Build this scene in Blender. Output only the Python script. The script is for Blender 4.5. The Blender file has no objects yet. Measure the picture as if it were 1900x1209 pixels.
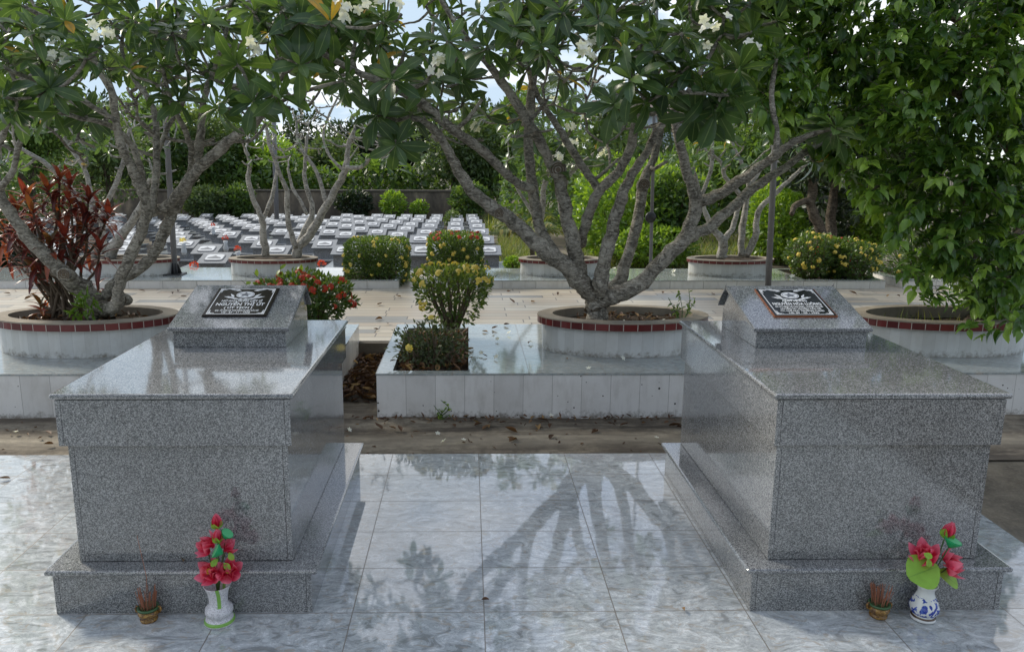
import bpy, math, random
import numpy as np
from mathutils import Vector, Matrix
random.seed(11); rng = np.random.default_rng(11)
SC = bpy.context.scene; COL = SC.collection
# ---------------------------------------------------------------- camera
FPX, CX, CY = 1431.42, 893.48, 580.50            # focal length and principal point in photo pixels (1900 wide)
CR = np.array([0.99985668, -0.01660066, 0.00332121]); CU = np.array([0, 0.19539982, 0.98072367]); CF = np.array([0.01692962, 0.98058316, -0.1953716])
CC = np.array([0, 0, 1.6888])
cam = bpy.data.cameras.new('camera'); co = bpy.data.objects.new('camera', cam); COL.objects.link(co)
cam.sensor_width = 36; cam.lens = 36*FPX/1900; cam.shift_x = (950-CX)/1900; cam.shift_y = (CY-604.5)/1900
cam.clip_end = 2000; cam.clip_start = .05
co.matrix_world = Matrix(((CR[0], CU[0], -CF[0], 0), (CR[1], CU[1], -CF[1], 0), (CR[2], CU[2], -CF[2], CC[2]), (0, 0, 0, 1)))
SC.camera = co
def ray(x, y): return CF+CR*((x-CX)/FPX)-CU*((y-CY)/FPX)
def PZ(x, y, z):                                  # point of the level z seen at photo pixel x, y
    d = ray(x, y); return CC+d*((z-CC[2])/d[2])
def PY(x, y, Y):                                  # point at distance Y seen at photo pixel x, y
    d = ray(x, y); return CC+d*(Y/d[1])
# ---------------------------------------------------------------- objects
def tag(o, label=None, cat=None, group=None, kind=None):
    if label: o['label'] = label
    if cat: o['category'] = cat
    if group: o['group'] = group
    if kind: o['kind'] = kind
    return o
def thing(name, loc, label, cat, group=None):
    o = bpy.data.objects.new(name, None); COL.objects.link(o); o.location = Vector([float(v) for v in loc]); o.empty_display_size = .1
    return tag(o, label, cat, group)
def link(o, parent=None):
    COL.objects.link(o)
    if parent is not None:
        o.parent = parent
        if parent.type == 'EMPTY': o.location = -parent.location
    return o
class MB:
    def __init__(s): s.v = []; s.f = []; s.m = []; s.mi = 0
    def add(s, vs, fs):
        b = len(s.v); s.v += [tuple(float(c) for c in v) for v in vs]; s.f += [tuple(b+i for i in f) for f in fs]; s.m += [s.mi]*len(fs); return s
    def box(s, x0, x1, y0, y1, z0, z1):
        return s.add([(x0,y0,z0),(x1,y0,z0),(x1,y1,z0),(x0,y1,z0),(x0,y0,z1),(x1,y0,z1),(x1,y1,z1),(x0,y1,z1)],
                     [(0,3,2,1),(4,5,6,7),(0,1,5,4),(1,2,6,5),(2,3,7,6),(3,0,4,7)])
    def prism(s, prof, x0, x1):                   # profile in y, z, extruded along x
        n = len(prof)
        return s.add([(x0,)+tuple(p) for p in prof]+[(x1,)+tuple(p) for p in prof],
                     [tuple(range(n)), tuple(range(2*n-1, n-1, -1))]+[(i, i+n, (i+1) % n+n, (i+1) % n) for i in range(n)])
    def lathe(s, prof, c, n=32, sx=1, sy=1, cap=True):   # profile r, z
        vs = []; fs = []
        for r, z in prof:
            for k in range(n):
                a = 2*math.pi*k/n; vs.append((c[0]+r*math.cos(a)*sx, c[1]+r*math.sin(a)*sy, c[2]+z))
        for i in range(len(prof)-1):
            for k in range(n): fs.append((i*n+k, i*n+(k+1) % n, (i+1)*n+(k+1) % n, (i+1)*n+k))
        if cap: fs += [tuple(range(n-1, -1, -1)), tuple(range((len(prof)-1)*n, len(prof)*n))]
        return s.add(vs, fs)
    def ering(s, prof, c, n=64):                  # closed ring on an ellipse: profile of (ax, ay, z)
        vs = []; fs = []; m = len(prof)
        for ax, ay, z in prof:
            for k in range(n):
                a = 2*math.pi*k/n; vs.append((c[0]+ax*math.cos(a), c[1]+ay*math.sin(a), z))
        for i in range(m):
            j = (i+1) % m
            for k in range(n): fs.append((i*n+k, i*n+(k+1) % n, j*n+(k+1) % n, j*n+k))
        return s.add(vs, fs)
    def tube(s, P, R, n=8, cap=True, bump=0):
        P = [np.asarray(p, float) for p in P]; m = len(P); vs = []; fs = []
        u = None
        for i in range(m):
            t = P[min(i+1, m-1)]-P[max(i-1, 0)]; t = t/(np.linalg.norm(t)+1e-9)
            if u is None:
                u = np.cross(t, [0, 0, 1.]) if abs(t[2]) < .9 else np.cross(t, [1., 0, 0])
            u = u-t*(u@t); u /= np.linalg.norm(u)+1e-9; w = np.cross(t, u)
            for k in range(n):
                a = 2*math.pi*k/n; r = R[i]*(1+(random.uniform(-bump, bump) if bump else 0))
                vs.append(P[i]+u*r*math.cos(a)+w*r*math.sin(a))
        for i in range(m-1):
            for k in range(n): fs.append((i*n+k, i*n+(k+1) % n, (i+1)*n+(k+1) % n, (i+1)*n+k))
        if cap: fs += [tuple(range(n-1, -1, -1)), tuple(range((m-1)*n, m*n))]
        return s.add(vs, fs)
    def build(s, name, mat, parent=None, smooth=False, bevel=0, seg=2):
        me = bpy.data.meshes.new(name); me.from_pydata(s.v, [], s.f)
        for mm in (mat if isinstance(mat, (list, tuple)) else [mat]): me.materials.append(mm)
        if any(s.m): me.polygons.foreach_set('material_index', s.m)
        if smooth: me.polygons.foreach_set('use_smooth', [True]*len(me.polygons))
        me.validate(); me.update()
        o = bpy.data.objects.new(name, me); link(o, parent)
        if bevel:
            b = o.modifiers.new('edge', 'BEVEL'); b.width = bevel; b.segments = seg; b.limit_method = 'ANGLE'; b.angle_limit = .6
        return o
# ---------------------------------------------------------------- materials
class NT:
    def __init__(s, name):
        s.m = bpy.data.materials.new(name); s.m.use_nodes = True; s.t = s.m.node_tree; s.t.nodes.clear()
        s.out = s.t.nodes.new('ShaderNodeOutputMaterial')
    def __call__(s, typ, props=None, **ins):
        n = s.t.nodes.new('ShaderNode'+typ)
        for k, v in (props or {}).items(): setattr(n, k, v)
        for k, v in ins.items():
            q = n.inputs[int(k[1:])] if k[0] == '_' and k[1:].isdigit() else n.inputs[k.replace('_', ' ')]
            if isinstance(v, bpy.types.NodeSocket): s.t.links.new(v, q)
            else:
                if q.type == 'RGBA' and len(v) == 3: v = (*v, 1)
                q.default_value = v
        return n
    def math(s, op, a, b=None, c=None):
        kw = {'_0': a}
        if b is not None: kw['_1'] = b
        if c is not None: kw['_2'] = c
        return s('Math', {'operation': op}, **kw).outputs[0]
    def mix(s, f, a, b, blend='MIX'):
        n = s.t.nodes.new('ShaderNodeMix'); n.data_type = 'RGBA'; n.blend_type = blend
        for q, v in ((n.inputs[0], f), (n.inputs[6], a), (n.inputs[7], b)):
            if isinstance(v, bpy.types.NodeSocket): s.t.links.new(v, q)
            else: q.default_value = (*v, 1) if hasattr(v, '__len__') and len(v) == 3 else v
        return n.outputs[2]
    def ramp(s, f, stops, interp='LINEAR'):
        n = s('ValToRGB', None, Fac=f); e = n.color_ramp.elements; n.color_ramp.interpolation = interp
        while len(e) < len(stops): e.new(.5)
        for q, (p, c) in zip(e, stops): q.position = p; q.color = (*c, 1) if hasattr(c, '__len__') else (c, c, c, 1)
        return n.outputs[0]
    def obj(s): return s('TexCoord').outputs['Object']
    def noise(s, vec, scale, detail=3, rough=.5, dist=0): return s('TexNoise', None, Vector=vec, Scale=scale, Detail=detail, Roughness=rough, Distortion=dist).outputs['Fac']
    def bump(s, h, strength=.3, dist=.01): return s('Bump', None, Height=h, Strength=strength, Distance=dist).outputs[0]
    def fin(s, color, rough=.5, normal=None, spec=.5, trans=0, tcol=None, coat=0):
        p = s('BsdfPrincipled', None, Base_Color=color, Roughness=rough, Specular_IOR_Level=spec)
        if normal is not None: s.t.links.new(normal, p.inputs['Normal'])
        if coat: p.inputs['Coat Weight'].default_value = coat; p.inputs['Coat Roughness'].default_value = .05
        sh = p.outputs[0]
        if trans:
            tr = s('BsdfTranslucent', None, Color=tcol if tcol is not None else color)
            sh = s('MixShader', None, _0=trans, _1=sh, _2=tr.outputs[0]).outputs[0]
        s.t.links.new(sh, s.out.inputs[0]); return s.m
def plain(name, c, rough=.5, var=.25, scale=12, spec=.4, bump=0):
    n = NT(name); v = n.obj(); f = n.noise(v, scale, 5, .6)
    col = n.mix(f, tuple(x*(1-var) for x in c), tuple(min(1, x*(1+var)) for x in c))
    return n.fin(col, rough, n.bump(f, .4, bump) if bump else None, spec)
def granite(name, dark=1.12, rough=.08):
    n = NT(name); v = n.obj()
    a = n.noise(v, 280, 3, .7, .4); b = n.noise(v, 46, 3, .6, .6)
    vo = n('TexVoronoi', {'feature': 'F1'}, Vector=v, Scale=310, Randomness=1).outputs['Color']
    vs = n('SeparateColor', None, Color=vo).outputs[0]
    f = n.math('ADD', n.math('MULTIPLY', a, .62), n.math('MULTIPLY', vs, .38))
    col = n.ramp(f, [(.29, (.05*dark, .052*dark, .055*dark)), (.44, (.12*dark, .124*dark, .128*dark)), (.56, (.225*dark, .23*dark, .232*dark)), (.72, (.39*dark, .39*dark, .388*dark))])
    big = n.noise(v, 2.2, 4, .6)
    col = n.mix(.8, col, n.ramp(big, [(.3, .8), (.7, 1.12)]), 'MULTIPLY')
    st = n.noise(n('VectorMath', {'operation': 'MULTIPLY'}, _0=v, _1=(1, 1, .5)).outputs[0], 3.1, 6, .68, .4)
    col = n.mix(n.ramp(st, [(.55, 0), (.8, .35)]), col, (.13, .122, .108))
    r = n.ramp(b, [(.3, rough*.7), (.7, rough*1.6)])
    return n.fin(col, r, n.bump(a, .04, .0006), .75, coat=.55)
def tiles(n, v, tx, ty, g, ox=0, oy=0, ax=0, ay=1):
    """grout mask and per-tile random colour for a straight grid laid on two axes of v"""
    sp = n('SeparateXYZ', None, Vector=v)
    X = n.math('DIVIDE', n.math('SUBTRACT', sp.outputs[ax], ox), tx); Y = n.math('DIVIDE', n.math('SUBTRACT', sp.outputs[ay], oy), ty)
    def line(q, t):
        f = n.math('ABSOLUTE', n.math('SUBTRACT', n.math('FRACT', q), .5)); return n.math('GREATER_THAN', f, .5-g/t/2)
    m = n.math('MAXIMUM', line(X, tx), line(Y, ty))
    cid = n('CombineXYZ', None, X=n.math('FLOOR', X), Y=n.math('FLOOR', Y))
    w = n('TexWhiteNoise', {'noise_dimensions': '3D'}, Vector=cid.outputs[0])
    return m, w.outputs['Color'], w.outputs['Value']
def marble(name, tx, ty, ox, oy, c0, c1, c2, rough=.05, g=.0042, grout=(.17, .15, .13), stretch=(1.0, 1.75, 1), dirt=.22, wob=.0009, coat=.42):
    n = NT(name); v = n.obj(); m, rc, rv = tiles(n, v, tx, ty, g, ox, oy)
    off = n('VectorMath', {'operation': 'SCALE'}, _0=rc, Scale=9.0).outputs[0]
    vv = n('VectorMath', {'operation': 'MULTIPLY'}, _0=v, _1=stretch).outputs[0]
    rot = n('VectorRotate', {'rotation_type': 'Z_AXIS'}, Vector=vv, Angle=.5).outputs[0]
    p = n('VectorMath', {'operation': 'ADD'}, _0=rot, _1=off).outputs[0]
    a = n.noise(p, 7.0, 6, .64, 2.2); b = n.noise(p, 9, 5, .6, 2.4)
    q_ = lambda u, v_, t_: tuple(x*(1-t_)+y*t_ for x, y in zip(u, v_))
    col = n.ramp(a, [(.36, c0), (.42, q_(c0, c1, .6)), (.44, c1), (.50, q_(c0, c1, .7)), (.52, q_(c1, c2, .5)), (.57, c1), (.60, c2), (.66, q_(c1, c2, .3))])
    vein = n.ramp(b, [(.44, 0), (.5, 1), (.56, 0)])
    col = n.mix(n.math('MULTIPLY', vein, .3), col, tuple(x*.62 for x in c0))
    br = n.ramp(n.noise(p, 13, 4, .6, 2.0), [(.55, 0), (.66, 1)])
    col = n.mix(n.math('MULTIPLY', br, .65), col, (.36, .31, .245))
    col = n.mix(n.math('MULTIPLY', rv, .16), col, c2)
    d = n.noise(v, 1.7, 6, .65); col = n.mix(n.math('MULTIPLY', n.ramp(d, [(.45, 0), (.7, 1)]), dirt), col, (.19, .175, .15))
    col = n.mix(m, col, grout)
    rr = n.math('ADD', n.math('MULTIPLY', m, .5), n.ramp(d, [(.3, rough), (.75, rough*2.2)]))
    h = n.math('SUBTRACT', n.noise(v, 14, 3, .5), n.math('MULTIPLY', m, .6))
    return n.fin(col, rr, n.bump(h, .2, wob), .8, coat=coat)
def white_tile(name, tx, ox, axis=0, base=(.72, .71, .685), spots=True, round_c=None, z0=-.05):
    n = NT(name); v = n.obj(); sp = n('SeparateXYZ', None, Vector=v)
    if round_c is None: X = n.math('DIVIDE', n.math('SUBTRACT', sp.outputs[axis], ox), tx)
    else:
        cx_, cy_, k = round_c
        X = n.math('MULTIPLY', n.math('ARCTAN2', n.math('DIVIDE', n.math('SUBTRACT', sp.outputs[1], cy_), k), n.math('SUBTRACT', sp.outputs[0], cx_)), 1/tx)
    g = n.math('GREATER_THAN', n.math('ABSOLUTE', n.math('SUBTRACT', n.math('FRACT', X), .5)), .5-.008)
    w = n('TexWhiteNoise', {'noise_dimensions': '1D'}, W=n.math('FLOOR', X)).outputs['Value']
    col = n.mix(w, tuple(x*.9 for x in base), tuple(x*1.05 for x in base))
    d = n.noise(v, 3, 6, .7); col = n.mix(n.ramp(d, [(.45, 0), (.85, .55)]), col, (.33, .30, .25))
    low = n.ramp(n.noise(n('VectorMath', {'operation': 'MULTIPLY'}, _0=v, _1=(3, 3, .7)).outputs[0], 5, 4, .6), [(.5, 0), (.8, .35)])
    col = n.mix(low, col, (.36, .34, .30))
    spl = n.math('SUBTRACT', n.noise(v, 24, 5, .7), n.math('MULTIPLY', n.math('SUBTRACT', sp.outputs[2], z0), 4.2)); col = n.mix(n.ramp(spl, [(.34, 0), (.60, .8)]), col, (.15, .13, .095))
    if spots:
        vo = n('TexVoronoi', {'feature': 'F1'}, Vector=v, Scale=26, Randomness=1)
        sz = n('SeparateColor', None, Color=vo.outputs['Color']).outputs[0]
        patch = n.ramp(n.noise(v, 2.6, 3, .6), [(.4, 0), (.6, 1)])
        s = n.math('LESS_THAN', vo.outputs['Distance'], n.math('MULTIPLY', n.math('MULTIPLY', n.math('POWER', sz, 2.4), .21), patch))
        col = n.mix(s, col, (.045, .042, .038))
    col = n.mix(g, col, (.36, .35, .33))
    return n.fin(col, .2, n.bump(g, .3, -.002), .45)
def leafmat(name, stops, rib=(.25, .32, .12), ribw=.05, trans=.32, tcol=(.20, .32, .03), rough=.34, spec=.45, back=.0, tip=None):
    n = NT(name); at = n('Attribute', {'attribute_name': 'rnd'}).outputs['Fac']
    uv = n('UVMap', {'uv_map': 'uv'}).outputs[0]; sp = n('SeparateXYZ', None, Vector=uv)
    col = n.ramp(at, stops)
    e = n.math('ABSOLUTE', n.math('SUBTRACT', sp.outputs[0], .5))
    if rib: col = n.mix(n.math('MULTIPLY', n.math('LESS_THAN', e, ribw), .75), col, rib)
    if tip: col = n.mix(n.ramp(sp.outputs[1], [(.45, 0), (1, .75)]), col, tip)
    nz = n.noise(n.obj(), 28, 3, .6); col = n.mix(n.ramp(nz, [(.35, 0), (.75, .35)]), col, tuple(x*.55 for x in stops[0][1]))
    t2 = n.mix(.45, n.mix(1.0, col, (2.6, 2.6, 1.4), 'MULTIPLY'), tcol)
    return n.fin(col, rough, None, spec, trans, t2)
def bark(name, c0, c1, scale=30):
    n = NT(name); v = n.obj()
    a = n.noise(n('VectorMath', {'operation': 'MULTIPLY'}, _0=v, _1=(1, 1, 2.4)).outputs[0], scale, 6, .7, .5)
    b = n.noise(v, 7, 4, .6)
    col = n.ramp(a, [(.32, tuple(x*.42 for x in c0)), (.47, c0), (.62, c1)])
    col = n.mix(n.ramp(b, [(.45, 0), (.7, .6)]), col, tuple(x*1.35 for x in c1))
    pt = n.noise(v, 17, 4, .65, 1.2); col = n.mix(n.ramp(pt, [(.52, 0), (.62, .75)]), col, tuple(x*.4 for x in c0))
    sp = n('TexVoronoi', {'feature': 'F1'}, Vector=v, Scale=46).outputs['Distance']
    col = n.mix(n.ramp(sp, [(.12, .55), (.22, 0)]), col, tuple(x*.35 for x in c0))
    wv = n('TexWave', {'wave_type': 'BANDS', 'bands_direction': 'Z'}, Vector=v, Scale=14, Distortion=9, Detail=3, Detail_Scale=2).outputs['Fac']
    h = n.math('ADD', a, n.math('MULTIPLY', wv, .45))
    return n.fin(col, .85, n.bump(h, .65, .012), .2)
M = {}
M['granite'] = granite('granite'); M['granite_small'] = granite('granite_small', 1.0, .25)
M['floor'] = marble('floor_marble', .5, .3246, -.4406, 2.6585, (.25, .265, .27), (.44, .475, .49), (.70, .73, .745), rough=.025)
M['platform_top'] = marble('platform_marble', .52, .40, -.626, 5.064, (.22, .25, .25), (.31, .345, .34), (.42, .45, .44), rough=.07, dirt=.35)
M['rim_top'] = marble('coping_marble', .4, .6, .1, .2, (.30, .33, .36), (.42, .46, .49), (.55, .58, .60), rough=.12)
M['white'] = white_tile('white_tile', .2, -.626, 0); M['white_side'] = white_tile('white_tile_side', .2, 5.064, 1)
M['white_back'] = white_tile('white_tile_back', .42, 0, 0, spots=False)
M['red_tile'] = None
def path_mat():
    n = NT('path_stone'); v = n.obj()
    b = n('TexBrick', {'offset': .37, 'offset_frequency': 2, 'squash': 1.4, 'squash_frequency': 3}, Vector=v, Color1=(.0, .0, .0, 1), Color2=(1, 1, 1, 1), Mortar=(.5, .5, .5, 1), Scale=1, Mortar_Size=.006, Bias=0, Brick_Width=.62, Row_Height=.155)
    rnd = n('SeparateColor', None, Color=b.outputs['Color']).outputs[0]
    col = n.ramp(rnd, [(.05, (.24, .24, .23)), (.25, (.45, .39, .30)), (.5, (.50, .45, .365)), (.75, (.40, .33, .25)), (1, (.50, .465, .39))])
    st = n.noise(n('VectorMath', {'operation': 'MULTIPLY'}, _0=v, _1=(1, 6, 1)).outputs[0], 3, 5, .65, .8)
    col = n.mix(n.ramp(st, [(.45, 0), (.75, .5)]), col, (.36, .33, .28))
    col = n.mix(b.outputs['Fac'], col, (.13, .115, .10))
    return n.fin(col, .38, n.bump(b.outputs['Fac'], .3, -.003), .4)
M['path'] = path_mat()
def ground_mat():
    n = NT('dirt_ground'); v = n.obj(); a = n.noise(v, 1.3, 7, .65, .4); b = n.noise(v, 9, 6, .7); c = n.noise(v, 60, 3, .6)
    col = n.ramp(a, [(.3, (.045, .038, .030)), (.48, (.11, .095, .072)), (.62, (.19, .165, .125)), (.8, (.27, .245, .19))])
    col = n.mix(n.ramp(b, [(.4, 0), (.7, .6)]), col, (.06, .052, .04)); col = n.mix(n.ramp(c, [(.5, 0), (.75, .35)]), col, (.28, .25, .2))
    h = n.math('ADD', b, n.math('MULTIPLY', c, .4)); return n.fin(col, .9, n.bump(h, .6, .02), .2)
M['ground'] = ground_mat()
def strip_mat():
    n = NT('drain_concrete'); v = n.obj(); sp = n('SeparateXYZ', None, Vector=v)
    vs = n('VectorMath', {'operation': 'MULTIPLY'}, _0=v, _1=(.6, 3.2, 1)).outputs[0]
    a = n.noise(vs, 2.2, 7, .7, .5); b = n.noise(v, 16, 6, .7)
    col = n.ramp(a, [(.28, (.045, .037, .028)), (.45, (.12, .10, .078)), (.58, (.24, .205, .155)), (.75, (.36, .32, .25))])
    col = n.mix(n.ramp(b, [(.42, 0), (.7, .65)]), col, (.06, .05, .038))
    pale = n.ramp(n.math('ABSOLUTE', n.math('SUBTRACT', sp.outputs[1], 4.62)), [(.04, .6), (.16, 0)])
    col = n.mix(n.math('MULTIPLY', pale, n.noise(vs, 3, 4, .6)), col, (.42, .38, .30))
    return n.fin(col, .85, n.bump(n.math('ADD', a, b), .5, .012), .25)
M['strip'] = strip_mat()
M['concrete'] = plain('weathered_concrete', (.27, .235, .185), .8, .5, 9, .3, .01)
M['concrete_dark'] = plain('stained_concrete', (.10, .088, .072), .85, .6, 7, .3, .015)
M['soil'] = plain('soil', (.06, .045, .032), .95, .7, 22, .2, .03)
M['metal'] = plain('painted_steel', (.17, .17, .18), .45, .25, 20, .5)
M['dark_metal'] = plain('dark_steel', (.02, .02, .022), .4, .3, 20, .5)
M['bark'] = bark('plumeria_bark', (.20, .18, .145), (.42, .39, .33))
M['bark_pale'] = bark('pale_bark', (.30, .285, .25), (.46, .44, .40), 24)
M['bark_dark'] = bark('dark_bark', (.085, .068, .048), (.17, .14, .105), 18)
M['plum'] = leafmat('plumeria_leaf', [(0, (.026, .058, .024)), (.35, (.046, .094, .036)), (.7, (.09, .155, .045)), (.93, (.16, .24, .06)), (.97, (.55, .30, .03)), (1, (.6, .33, .03))], (.22, .29, .12), .035, .30, (.22, .34, .04), .3)
M['dense'] = leafmat('dense_leaf', [(0, (.022, .062, .015)), (.5, (.062, .135, .026)), (.85, (.17, .29, .045)), (1, (.28, .42, .07))], (.12, .22, .06), .03, .29, (.28, .46, .03), .3)
M['ixora'] = leafmat('ixora_leaf', [(0, (.026, .055, .015)), (.5, (.062, .12, .024)), (1, (.18, .26, .038))], None, .03, .28, (.25, .36, .03), .4)
M['lime'] = leafmat('lime_leaf', [(0, (.07, .14, .02)), (.5, (.16, .28, .03)), (1, (.30, .42, .045))], None, .03, .35, (.4, .55, .03), .4)
M['mid'] = leafmat('bush_leaf', [(0, (.026, .056, .016)), (.5, (.068, .13, .03)), (1, (.17, .25, .05))], None, .03, .3, (.24, .36, .03), .45)
M['joint'] = plain('dark_joint', (.12, .115, .105), .9, .2, 40)
M['topiary'] = leafmat('topiary_leaf', [(0, (.028, .058, .016)), (.5, (.07, .13, .025)), (1, (.22, .29, .045))], None, .03, .3, (.35, .42, .04), .4)
M['dusty'] = leafmat('dusty_leaf', [(0, (.035, .05, .022)), (.5, (.06, .085, .035)), (1, (.14, .15, .06))], None, .03, .2, (.2, .26, .04), .5)
M['far'] = leafmat('far_leaf', [(0, (.035, .06, .026)), (.5, (.085, .135, .045)), (1, (.20, .26, .07))], None, .03, .25, (.24, .34, .05), .5)
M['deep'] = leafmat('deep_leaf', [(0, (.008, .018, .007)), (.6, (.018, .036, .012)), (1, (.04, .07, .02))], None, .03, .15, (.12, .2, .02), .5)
M['banana'] = leafmat('banana_leaf', [(0, (.035, .08, .02)), (1, (.10, .19, .035))], (.2, .28, .1), .04, .35, (.3, .45, .04), .4)
M['grass'] = leafmat('grass_blade', [(0, (.06, .10, .02)), (.6, (.14, .19, .04)), (1, (.30, .26, .09))], None, .03, .3, (.35, .4, .05), .6)
M['cordy'] = leafmat('cordyline_leaf', [(0, (.026, .010, .012)), (.35, (.07, .018, .018)), (.6, (.24, .042, .032)), (.8, (.32, .11, .035)), (1, (.11, .10, .03))], (.30, .07, .06), .05, .28, (.5, .09, .04), .28)
M['fern'] = leafmat('palm_leaf', [(0, (.05, .085, .02)), (.6, (.13, .17, .03)), (1, (.32, .25, .05))], (.3, .3, .1), .04, .3, (.4, .42, .05), .45)
M['dry'] = leafmat('dry_leaf', [(0, (.045, .022, .012)), (.5, (.12, .058, .028)), (.85, (.22, .12, .055)), (1, (.42, .27, .10))], None, .03, .1, (.3, .15, .05), .6)
M['petal_w'] = leafmat('white_petal', [(0, (.72, .72, .66)), (1, (.82, .82, .78))], None, .03, .25, (.8, .8, .7), .5)
M['petal_y'] = leafmat('yellow_petal', [(0, (.68, .54, .08)), (1, (.80, .70, .22))], None, .03, .25, (.8, .6, .08), .5)
M['petal_r'] = leafmat('red_petal', [(0, (.45, .03, .015)), (1, (.62, .10, .04))], None, .03, .25, (.7, .1, .04), .5)
M['lotus'] = leafmat('lotus_petal', [(0, (.60, .02, .07)), (.6, (.72, .04, .13)), (1, (.80, .16, .28))], (.85, .22, .34), .02, .25, (.85, .08, .18), .5, tip=(.86, .30, .42))
M['lotus_leaf'] = leafmat('silk_leaf', [(0, (.22, .45, .045)), (1, (.36, .60, .09))], (.16, .34, .05), .02, .25, (.4, .7, .08), .5)
M['pod'] = plain('green_pod', (.012, .33, .11), .4, .2, 40)
M['pod_top'] = plain('pale_pod_top', (.10, .48, .20), .5, .2, 60)
M['pistil'] = plain('yellow_pistil', (.72, .55, .08), .5, .2, 80)
M['stem'] = plain('green_stem', (.06, .12, .03), .6, .3, 20)
M['twig'] = plain('brown_twig', (.12, .09, .06), .8, .3, 30)
M['plaque'] = plain('black_stone', (.007, .007, .008), .16, .3, 20, .5)
M['plaque_brown'] = plain('brown_black_stone', (.016, .011, .009), .22, .3, 20, .5)
M['wood_edge'] = plain('copper_wood', (.30, .105, .045), .45, .3, 14)
M['letter'] = plain('white_paint', (.80, .80, .78), .4, .04, 30)
M['grey_plate'] = plain('grey_plate', (.16, .165, .175), .3, .3, 40)
M['pale_plate'] = plain('pale_plate', (.60, .62, .63), .3, .15, 40)
M['blue_vase'] = None
# ---------------------------------------------------------------- leaves in bulk
def prof(kind, t):
    if kind == 'obov': return np.sin(np.pi*np.clip(t, 0, 1)**1.55)**.75*.5+.02*(1-t)
    if kind == 'ovate': return np.clip(np.sin(np.pi*t**.8)**.85*.5*(1-.25*t**4), .0, 1)
    if kind == 'lance': return np.sin(np.pi*t**.85)**.8*.5*(1-.2*t)+.03*(1-t)
    if kind == 'blade': return .5*(1-t**2)+.01
    if kind == 'petal': return np.sin(np.pi*np.clip(t, 0, 1)**1.2*.97)**.7*.5+.06*(1-t)
    if kind == 'point': return np.sin(np.pi*t**.9)**.7*.5+.10*(1-t)
def norm(a): return a/(np.linalg.norm(a, axis=-1, keepdims=True)+1e-9)
def leaves(name, mat, parent, pos, d, up, L, W, kind='obov', rows=6, fold=.18, droop=.25, rnd=None, curl=0, smooth=True):
    pos = np.asarray(pos, float); N = len(pos)
    if N == 0: return None
    d = norm(np.asarray(d, float)); up = np.asarray(up, float)+rng.normal(0, .02, (N, 3)); s = norm(np.cross(d, up)); n = np.cross(s, d)
    L = np.broadcast_to(np.asarray(L, float), (N,)); W = np.broadcast_to(np.asarray(W, float), (N,))
    rnd = rng.random(N) if rnd is None else np.broadcast_to(rnd, (N,)); dr = np.broadcast_to(np.asarray(droop, float), (N,))*rng.uniform(.5, 1.5, N)
    t = np.linspace(0, 1, rows); w = prof(kind, t); us = (-1, 0, 1) if rows > 2 else (-1, 1)
    if rows == 2: t = np.array([0., .45, 1.]); w = np.array([.08, .5, .06])
    V = []; UV = []
    for ti, wi in zip(t, w):
        for u in us:
            h = (abs(u)*fold*wi*W*1.6)-dr*L*ti**2+curl*L*np.sin(ti*3.1)*.2
            V.append(pos+d*(L*ti*(1-.25*dr*ti))[:, None]+s*(u*W*wi)[:, None]+n*h[:, None]); UV.append((.5+u*.5, ti))
    V = np.stack(V, 1); k = V.shape[1]; c = len(us); R = len(t)
    q = np.array([(i*c+j, i*c+j+1, (i+1)*c+j+1, (i+1)*c+j) for i in range(R-1) for j in range(c-1)])
    F = (np.arange(N)[:, None, None]*k+q[None]).reshape(-1, 4)
    me = bpy.data.meshes.new(name); me.vertices.add(N*k); me.vertices.foreach_set('co', V.reshape(-1).astype(np.float32))
    me.loops.add(F.size); me.loops.foreach_set('vertex_index', F.reshape(-1).astype(np.int32))
    me.polygons.add(len(F)); me.polygons.foreach_set('loop_start', np.arange(0, F.size, 4, dtype=np.int32))
    if smooth: me.polygons.foreach_set('use_smooth', np.ones(len(F), bool))
    uvl = me.uv_layers.new(name='uv'); U = np.array(UV); uvl.data.foreach_set('uv', U[(F.reshape(-1) % k)].reshape(-1).astype(np.float32))
    at = me.attributes.new('rnd', 'FLOAT', 'POINT'); at.data.foreach_set('value', np.repeat(rnd, k).astype(np.float32))
    me.materials.append(mat); me.update(); me.validate()
    o = bpy.data.objects.new(name, me); link(o, parent); return o
def sphere_dirs(n, zmin=-1, zmax=1):
    z = rng.uniform(zmin, zmax, n); a = rng.uniform(0, 2*np.pi, n); r = np.sqrt(1-z*z); return np.stack([r*np.cos(a), r*np.sin(a), z], 1)
UPV = np.array([0, 0, 1.])
# ================================================================ setting
ZP, ZB = .262, .212
def ring_mats(cx, cy, k, ax):
    n = NT('red_rim_tile'); v = n.obj(); sp = n('SeparateXYZ', None, Vector=v)
    X = n.math('MULTIPLY', n.math('ARCTAN2', n.math('DIVIDE', n.math('SUBTRACT', sp.outputs[1], cy), k), n.math('SUBTRACT', sp.outputs[0], cx)), ax/.093)
    g = n.math('GREATER_THAN', n.math('ABSOLUTE', n.math('SUBTRACT', n.math('FRACT', X), .5)), .472)
    w = n('TexWhiteNoise', {'noise_dimensions': '1D'}, W=n.math('FLOOR', X)).outputs['Value']
    col = n.ramp(w, [(0, (.085, .012, .012)), (1, (.15, .02, .018))]); col = n.mix(g, col, (.42, .38, .33))
    red = n.fin(col, .3, n.bump(g, .3, -.002), .45)
    return red, white_tile('ring_white_tile', .088/ax, 0, base=(.56, .57, .55), spots=False, round_c=(cx, cy, k), z0=ZB if cy > 8 else ZP)
def gz(y):
    if y < 10.8: return -.062
    if y < 12: return -.062-(y-10.8)/1.2*.34
    if y < 33: return -.402-(y-12)/21*.75
    return -1.152
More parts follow.
